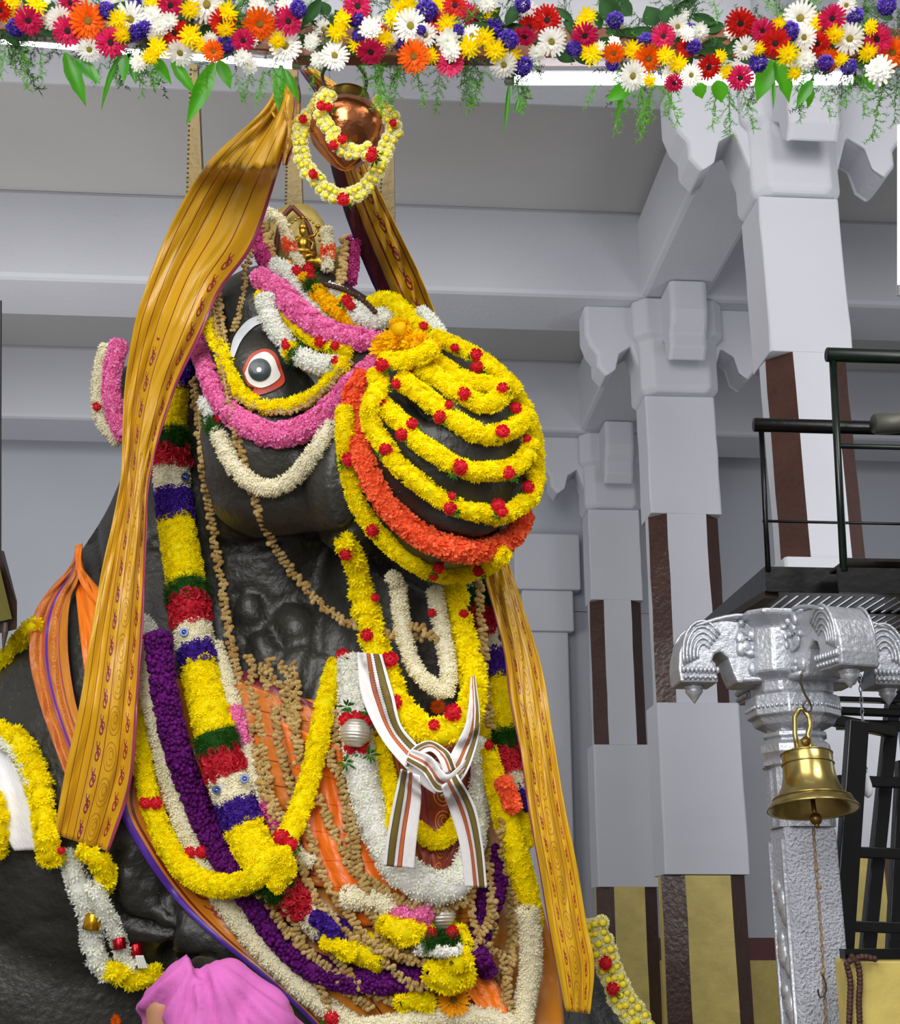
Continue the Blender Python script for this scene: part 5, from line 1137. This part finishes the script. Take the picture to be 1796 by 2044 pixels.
m = MB(); m.tube([bl((0, 0, -20*kb)), bl((.002, 0, -120*kb)), bl((.004, 0, -132*kb))], .008, 8); m.ell(bl((.004, 0, -137*kb)), .02, n=16); m.ell(bl((.005, 0, -150*kb)), .009, n=10); put(m.build('clapper', mat('worn_bronze', '6a5428', .4, .8), None, True), bell)
m = MB(); m.tube([pt(x, y, ZB+.01) for x, y in catmull([(1600, 1342), (1598, 1360), (1606, 1385), (1616, 1402), (1619, 1416), (1609, 1420), (1602, 1408), (1610, 1398)], 4)], .0038, 6); put(m.build('wire_hook', mat('dark_steel_wire', '5c564e', .4, .8), None, True), bell)
rp = root('bell_rope', 'thin frayed brown rope hanging from the bell clapper down the pillar', 'rope', pt(1640, 2040, ZB))
for s in (0, 1):
    P = catmull([(1623, 1652), (1628, 1720), (1634, 1800), (1640, 1880), (1644, 1960), (1648, 2050), (1652, 2200)], 6); m = MB()
    m.tube([pt(x+2.5*math.sin(i*.9+s*3.14), y, ZB+.003*math.cos(i*.9+s*3.14)) for i, (x, y) in enumerate(P)], .0026, 5); put(m.build('twisted_strand', mat('frayed_jute', '8c7458', .9), None, True), rp)
for x, y in ((1629, 1734), (1635, 1770), (1641, 1940)): put(MB().ell(pt(x, y, ZB), .009, n=8).build('knot', mat('frayed_jute', '8c7458', .9), None, True), rp)
put(MB().tube([pt(x, y, ZB-.02) for x, y in catmull([(1640, 1945), (1648, 1965), (1646, 1985), (1636, 1990), (1632, 1975)], 4)], .003, 6).build('small_hook', mat('dark_steel_wire', '5c564e', .4, .8)), rp)
# ------------------------------------------------------------------ black steel platform
BLK = mat('black_enamel_steel', '08090b', .28, 0, var=.4, vs=6, bump=.1, bs=30, spec=.3)
GRN = mat('dark_green_black_enamel', '081c12', .3, .1, var=.7, vs=7)
pf = thing('steel_platform', 'black steel lighting platform with railings and a slatted floor above the silver pillar', 'platform')
Y0, Y1 = 5.0, 6.0; c = ptY(1530, 1155, Y0); xc, zc_ = c[0], c[2]; pf.location = (xc, Y0, zc_)
XR = 1.9
m = MB(); m.box((XR/2, .01, 0), (XR, .012, .105)).box((XR/2, .03, -.05), (XR, .05, .01)); m.build('front_fascia', BLK, pf)
m = MB(); m.box((0, .5, 0), (.012, 1.0, .1)).box((.03, .5, -.048), (.05, 1.0, .01)); m.build('side_fascia', BLK, pf)
m = MB(); m.box((XR/2, 1.0, -.02), (XR, .012, .03)); m.build('back_fascia', BLK, pf)
for y in (.1, .5, .9): MB().box((XR/2, y, -.02), (XR, .04, .008)).build('cross_bar', BLK, pf)
ml = None
for i in range(int(XR/.047)):
    if ml is None: ml = MB().box((0, .5, 0), (.026, .98, .008)).mesh('floor_slat', BLK)
    o = link('floor_slat', ml, pf); o.location = (.04+i*.047, 0, -.01)
def world_local(p): return np.asarray(p)-np.array([xc, Y0, zc_])
def rod(name, a, b, r, m_=BLK, n=12):
    put_ = MB().tube([world_local(a), (world_local(a)+world_local(b))/2, world_local(b)], r, n).build(name, m_, pf, True); return put_
a = ptY(1505, 848, Y0); rod('railing_pipe', a, a+np.array([2.1, 0, 0]), .03)
rod('railing_post', ptY(1519, 860, Y0), ptY(1533, 1140, Y0), .011)
a = ptY(1522, 1040, Y0); rod('thin_rail', a, a+np.array([2.0, 0, 0]), .006)
a = ptY(1650, 708, 4.75); rod('railing_pipe', a, a+np.array([2.1, 0, 0]), .03, GRN)
rod('railing_post', ptY(1662, 722, 4.75), ptY(1684, 1140, 4.75), .015, GRN)
a = ptY(1668, 890, 4.75); rod('thin_rail', a, a+np.array([2.0, 0, 0]), .011, GRN)
a = world_local(ptY(1672, 1158, 4.75)); MB().box(a+np.array([.9, 0, 0]), (1.8, .012, .1)).build('upper_kick_plate', BLK, pf)
a = world_local(ptY(1672, 1130, 4.85)); MB().box(a+np.array([.9, 0, 0]), (1.8, .2, .012)).build('kick_plate_ledge', BLK, pf)
fl = root('flood_lamp', 'grey cylindrical flood lamp lying on the upper railing at the right edge', 'lamp', ptY(1770, 845, 4.95))
a = ptY(1742, 846, 4.92); m = MB(); m.tube([a, a+np.array([.01, 0, 0]), a+np.array([.2, -.05, .0])], [.038, .045, .045], 18); put(m.build('lamp_barrel', mat('dull_grey_metal', '585852', .5, .5), None, True), fl)
m = MB(); m.tube([a+np.array([.07, -.02, .045]), a+np.array([.1, -.02, .02]), a+np.array([.11, -.03, -.05])], .004, 6); put(m.build('cable_tie', BLK), fl)
bd = root('timber_edge', 'dark brown plank clamped under the left edge of the black platform', 'plank', ptY(1460, 1245, 5.6))
put(MB().bar(ptY(1540, 1186, 5.03), ptY(1375, 1290, 5.9), .06, .03).build('plank', mat('dark_stained_plank', '2c1a10', .45, var=.4, vs=8)), bd)
# ------------------------------------------------------------------ black steel ladder and frame
ld = root('steel_ladder', 'black steel ladder frame standing behind the silver pillar at the right edge', 'ladder', ptY(1660, 2044, 5.3)*np.array([1, 1, 0]))
def lbar(name, x0, y0, x1, y1, w, Y=5.3, d=.05, m_=BLK):
    a, b = ptY(x0, y0, Y), ptY(x1, y1, Y); o = MB().bar(a, b, d, w, up=(0, 1, 0)) ; o = MB().bar(a, b, w, d, up=(0, 1, 0)).build(name, m_); bevel(o, .004); put(o, ld); return o
lbar('front_stile', 1711, 1440, 1655, 2250, .072, 4.6); lbar('rear_stile', 1789, 1330, 1720, 2000, .06, 5.7); lbar('far_stile', 1800, 1520, 1775, 2000, .05, 5.9)
for y in (1448, 1560, 1702, 1850, 1990): lbar('rung', 1670, y-2, 1840, y+4, .045, 5.5, .04)
lbar('top_bar', 1650, 1395, 1800, 1400, .02, 5.4); lbar('top_bar', 1650, 1418, 1800, 1424, .03, 5.4); lbar('brace', 1655, 1436, 1785, 1462, .045, 5.2)
# ------------------------------------------------------------------ chain and white tassel
ch = root('steel_chain', 'pale steel chain ending in a white tassel right of the bell', 'chain', pt(1720, 1350, 4.75))
for i in range(17):
    y = 1352+i*11.5; x = 1716+i*.7; m = MB(); a = math.pi/2*(i % 2)
    m.tube([pt(x, y, 4.75)+(RGT*math.cos(a)+FWD*math.sin(a))*.0055*math.cos(t)+UPV*.013*math.sin(t) for t in np.linspace(0, 2*math.pi, 11)], .0022, 5); put(m.build('chain_link', mat('pale_steel', 'b4b8c0', .3, .7), None, True), ch)
m = MB(); m.lathe([(.003, .05), (.01, .03), (.017, .0), (.019, -.02), (.015, -.04), (.002, -.05)], pt(1730, 1565, 4.75), 14); put(m.build('tassel', mat('white_cotton_tassel', 'd8dade', .8), None, True), ch)
# ------------------------------------------------------------------ yellow block with rudraksha string
YB2 = 4.3; c0_ = ptY(1692, 1912, YB2); yb = thing('yellow_block', 'ochre yellow painted block in the bottom right corner', 'block'); yb.location = (c0_[0], YB2, 0)
m = MB(); m.loft([[(0, 0, z), (.6, 0, z), (.6, .14, z), (0, .14, z)] for z in np.linspace(0, c0_[2], 5)]); rough_edge(m.build('masonry_body', YELLOW, yb), .015)
m = MB(); m.box((.3, 0.02, c0_[2]+.012), (.62, .05, .03)); m.build('black_top_bar', BLK, yb)
rk = root('bead_string', 'dark brown rudraksha bead string hanging on the yellow block', 'beads', ptY(1700, 1915, YB2-.03))
for P in ([(1690, 1925), (1697, 1960), (1696, 2000), (1694, 2060), (1692, 2120)], [(1700, 1910), (1712, 1925), (1716, 1960), (1714, 2000), (1716, 2060), (1714, 2120)], [(1696, 1918), (1720, 1910), (1745, 1914)]):
    for p in catmull(P, 8): put(MB().ell(ptY(p[0], p[1], YB2-.03), .011, n=8).build('bead', mat('rudraksha_brown', '38190f', .6, bump=1, bs=60), None, True), rk)
# dado of the far wall
struct('trim_1', MB().box((0, YB-.02, .62), (20, .05, 1.24)), YELLOW); struct('trim_2', MB().box((0, YB-.02, 1.36), (20, .06, .24)), mat('maroon_paint', '5a2428', .5, var=.2, vs=3))
struct('trim_3', MB().bar((1.2, YB-.03, 5.28), (3.6, YB-.03, 5.24), .02, .02), mat('white_conduit', 'a8acb4', .5))
# ------------------------------------------------------------------ lower left: cloth, marigolds, jasmine
t = root('white_folded_cloth', 'folded white cotton cloth hanging at the left edge between yellow garlands', 'cloth', pt(40, 1600, 5.2))
CW = cloth_mat('plain_white_cotton', 'e8e8ea', 'dadade', lambda u, v: [(line(u, .86, .012), 'c8beb0')], .8)
for i in range(3):
    ribbon('cloth_layer', [(-30, 1470+i*3), (-20, 1560), (0, 1640), (22+i*3, 1690+i*4)], [(0, 1484), (38, 1540), (66+i*4, 1610), (80+i*3, 1686+i*5)], CW, t, lift=.012, Z=[5.5, 5.45, 5.4, 5.4], nu=12, nv=30, fold=.012, nf=1, margin=4)
garland('white tuberose rope at the far left under the yellow marigold rope', [(-10, 1480), (20, 1495), (46, 1530), (62, 1580)], 9, 'white')
garland('plump yellow marigold rope curving down past the white folded cloth', [(-10, 1458), (20, 1468), (50, 1500), (72, 1545), (85, 1600), (92, 1655), (102, 1715)], np.array([20, 24, 25, 26, 24, 25, 26]), 'yellow', fs=1.5, wob=.1)
garland('yellow marigold rope cut by the left edge below the white cloth', [(-16, 1590), (-4, 1640), (-6, 1700)], 18, 'yellow', fs=1.4)
garland('short yellow marigold rope under the fringed end of the long gold silk', [(165, 1698), (195, 1715), (212, 1745), (205, 1775)], np.array([14, 18, 20, 16]), 'yellow', fs=1.4)
j1 = garland('white jasmine rope with a gold band below the gold silk', [(135, 1705), (150, 1745), (165, 1790), (180, 1825), (182, 1870), (192, 1910), (215, 1945)], np.array([14, 20, 24, 20, 20, 22, 16]), 'jasmine', roses=[(122, 1698, 8)], fs=1.15)
j2 = garland('white jasmine rope with two red foil bands hanging over the carved shoulder', [(185, 1770), (205, 1815), (225, 1855), (240, 1885), (250, 1915), (270, 1930)], np.array([16, 18, 18, 14, 14, 12]), 'jasmine', fs=1.1)
def band(name, px, py, r, h, tilt, m_, parent):
    z = depth(px, py, 8)+.0; r *= 1.15; s = z/FPX; o = MB().lathe([(r*.96*s, -h*s), (r*1.04*s, -h*.9*s), (r*s, 0), (r*1.04*s, h*.9*s), (r*.96*s, h*s)], (0, 0, 0), 20).build(name, m_, None, True)
    o.matrix_basis = Matrix.Translation(Vector(pt(px, py, z))) @ Matrix.Rotation(math.radians(tilt), 4, Vector(FWD)); put(o, parent)
band('gold_foil_band', 185, 1840, 15, 16, 8, mat('gold_foil', 'c8961c', .25, .9), j1)
band('red_foil_band', 238, 1884, 11, 11, -10, mat('red_foil', 'a81420', .25, .8), j2); band('red_foil_band', 271, 1897, 12, 12, -15, mat('red_foil', 'a81420', .25, .8), j2)
for i in range(4):
    put(MB().tube([pt(272+i*4, 1908, depth(275, 1915, 6)-.01), pt(278+i*5, 1932, depth(275, 1915, 6)-.0)], .005, 6).build('white_stalk', mat('white_stalks', 'e4e4e0', .6)), j2)
garland('row of fluffy yellow marigold heads by the pink shawl', [(222, 1938), (250, 1948), (280, 1955), (312, 1942)], np.array([16, 19, 20, 16]), 'yellow', fs=1.5, wob=.12)
ob = root('orange_flower', 'single orange flower stuck on the dark stone at the bottom edge', 'flower', pt(230, 2038, 5.2))
flower('O', 230, 2038, 12, ob, Z=depth(230, 2030, 4)-.02 if np.isfinite(depth(230, 2030, 4)) else 5.2)
ag = root('amber_gerbera_bloom', 'large amber gerbera lying at the bottom centre of the chest', 'flower', pt(905, 2000, 5.0)); flower('A', 905, 2000, 32, ag, Z=depth(905, 2000, 10)-.03, jit=.1, n=-raydir(905, 2000)+UPV*.7)
of = root('orange_flower', 'small orange flower under the cream loop on the dewlap', 'flower', pt(873, 1410, 5.0)); flower('O', 873, 1410, 14, of, Z=depth(873, 1410, 6)-.02)
# button garland over the knee at the right
buttons('cream and yellow button garland over the stone knee right of the gold silk', [(1186, 1845), (1196, 1885), (1215, 1925), (1228, 1965), (1245, 2000), (1268, 2030), (1290, 2070)], 12, 5.45, 3, 14, ((1209, 1922, 14), (1223, 1974, 13)))
# wooden box lantern at the left edge
lt = root('hanging_box', 'dark wooden box with an olive panel cut off by the left edge', 'box', pt(0, 1120, 5.6))
m = MB(); m.loft([[pt(-70, 1085, 5.6), pt(2, 1105, 5.5), pt(8, 1100, 5.75), pt(-60, 1080, 5.8)], [pt(-50, 1262, 5.6), pt(33, 1205, 5.5), pt(34, 1200, 5.75), pt(-40, 1240, 5.8)], [pt(-45, 1275, 5.6), pt(33, 1256, 5.5), pt(34, 1250, 5.75), pt(-40, 1260, 5.8)]]); put(m.build('wooden_case', mat('dark_case_wood', '3a2a20', .5, var=.3, vs=6)), lt)
m = MB(); m.loft([[pt(-60, 1125, 5.57), pt(0, 1135, 5.47), pt(0, 1134, 5.49), pt(-60, 1124, 5.59)], [pt(-45, 1250, 5.57), pt(24, 1235, 5.47), pt(24, 1234, 5.49), pt(-45, 1249, 5.59)]]); put(m.build('olive_panel', mat('olive_panel', '6a6220', .4)), lt)
put(MB().tube([pt(1, 600, 5.6), pt(0, 850, 5.6), pt(0, 1110, 5.55)], .006, 6).build('hanging_rod', mat('dark_rod', '242428', .5)), lt)
put(MB().lathe([(.012, .04), (.014, 0), (.001, -.09)], pt(10, 1262, 5.5), 10).build('finial', mat('dark_case_wood', '3a2a20', .5)), lt)
# ------------------------------------------------------------------ person in the pink shawl
ZQ = 4.2
SKIN = mat('brown_skin', 'a8785a', .5, var=.1, vs=8)
pm = MB()
def cap(m, a, b, ra, rb, n=7):
    for t in np.linspace(0, 1, n):
        q = np.array(a)*(1-t)+np.array(b)*t; m.ell(pt(q[0], q[1], q[2]), (ra*(1-t)+rb*t)*q[2]/FPX, n=14)
def rem(m, name, mtl, vox, it=6):
    t = m.build('tmp', mtl); r = t.modifiers.new('r', 'REMESH'); r.mode = 'VOXEL'; r.voxel_size = vox; s = t.modifiers.new('s', 'SMOOTH'); s.iterations = it; s.factor = .5
    me = bpy.data.meshes.new_from_object(t.evaluated_get(bpy.context.evaluated_depsgraph_get())); bpy.data.objects.remove(t); me.name = name
    me.materials.clear(); me.materials.append(mtl); me.polygons.foreach_set('use_smooth', [True]*len(me.polygons)); return me
cap(pm, (452, 2480, 4.25), (450, 2300, 4.2), 95, 92); cap(pm, (450, 2300, 4.2), (440, 2080, 4.22), 92, 105); cap(pm, (335, 2010, 4.25), (540, 2040, 4.25), 48, 52)
cap(pm, (430, 2020, 4.3), (412, 1990, 4.42), 40, 34); cap(pm, (410, 1980, 4.47), (408, 1968, 4.52), 46, 50)
cap(pm, (325, 2010, 4.2), (320, 2160, 4.14), 36, 28); cap(pm, (318, 2160, 4.3), (360, 2260, 4.6), 27, 18)
cap(pm, (555, 2050, 4.25), (590, 2190, 4.35), 36, 28); cap(pm, (590, 2190, 4.35), (540, 2260, 4.65), 27, 18)
for hx, hy in ((366, 2268), (534, 2268)):
    cap(pm, (hx, hy, 4.62), (hx+2, hy+18, 4.70), 17, 15, 4)
    for i in range(4): cap(pm, (hx-13+i*9, hy+20, 4.70), (hx-15+i*10, hy+48-abs(i-1.5)*4, 4.78), 5.2, 4.2, 5)
    cap(pm, (hx+(15 if hx < 450 else -15), hy+4, 4.66), (hx+(28 if hx < 450 else -28), hy+26, 4.72), 6, 5, 4)
for s in (-1, 1):
    cap(pm, (450+s*50, 2480, 4.25), (450+s*48, 2820, 4.2), 62, 42); cap(pm, (450+s*48, 2820, 4.2), (450+s*46, 3120, 4.3), 40, 24); cap(pm, (450+s*46, 3140, 4.3), (450+s*50, 3150, 4.5), 24, 20)
pm.ell(pt(408, 2020, 4.62), .022); pm.ell(pt(372, 1990, 4.5), .02); pm.ell(pt(446, 1990, 4.5), .02)   # nose, ears
person = root('person', 'person seen from behind with a pink shawl over bowed shoulders, dark hair just showing', 'person', pt(450, 3150, 4.3)*np.array([1, 1, 0]))
bo = link('person_body', rem(pm, 'person_body', SKIN, .014, 5)); put(bo, person)
hm = MB(); hm.ell(pt(406, 1960, 4.50), (.088, .095, .085)); hm.ell(pt(397, 1944, 4.30), (.045, .06, .06)); ho = link('hair', rem(hm, 'hair', mat('black_hair', '141210', .45, bump=3, bs=90), .012, 3)); put(ho, person)
sm = MB()
cap(sm, (322, 1998, 4.22), (362, 1964, 4.2), 40, 46); cap(sm, (372, 1962, 4.2), (400, 2090, 4.12), 50, 60); cap(sm, (306, 1990, 4.26), (290, 2080, 4.27), 26, 18)
cap(sm, (452, 1960, 4.22), (520, 2020, 4.22), 48, 56); cap(sm, (520, 2020, 4.22), (590, 2110, 4.25), 58, 60)
cap(sm, (440, 1990, 4.2), (450, 2300, 4.14), 70, 112); cap(sm, (520, 2050, 4.2), (480, 2300, 4.16), 80, 100)
cap(sm, (450, 2300, 4.18), (450, 2560, 4.2), 112, 118)
PINK = mat('pink_cotton_shawl', 'c060aa', .85, var=.08, vs=3, bump=.3, bs=30)
me = rem(sm, 'pink_shawl', PINK, .013, 10); V = vget(me); d = V-CAM; z = d@FWD; px = W0/2+FPX*(d@RGT)/z; py = H0/2-FPX*(d@UPV)/z
Nn = np.empty(len(V)*3); me.vertices.foreach_get('normal', Nn); Nn = Nn.reshape(-1, 3)
ph = np.arctan2(px-395, np.maximum(20, py-1890)); f = (.011*np.sin(ph*16+py*.01)+.005*np.sin(ph*41+1))*np.clip((py-1925)/40, .15, 1); f = f+.014*np.exp(-((px-378-(py-1930)*.35)/9)**2)*(py < 2150)-.02*np.exp(-((px-398-(py-1930)*.3)/13)**2)*np.exp(-((py-1930)/45)**2)*1.6
V = V+Nn*f[:, None]; me.vertices.foreach_set('co', V.ravel().astype(np.float32)); so = link('pink_shawl', me); put(so, person)
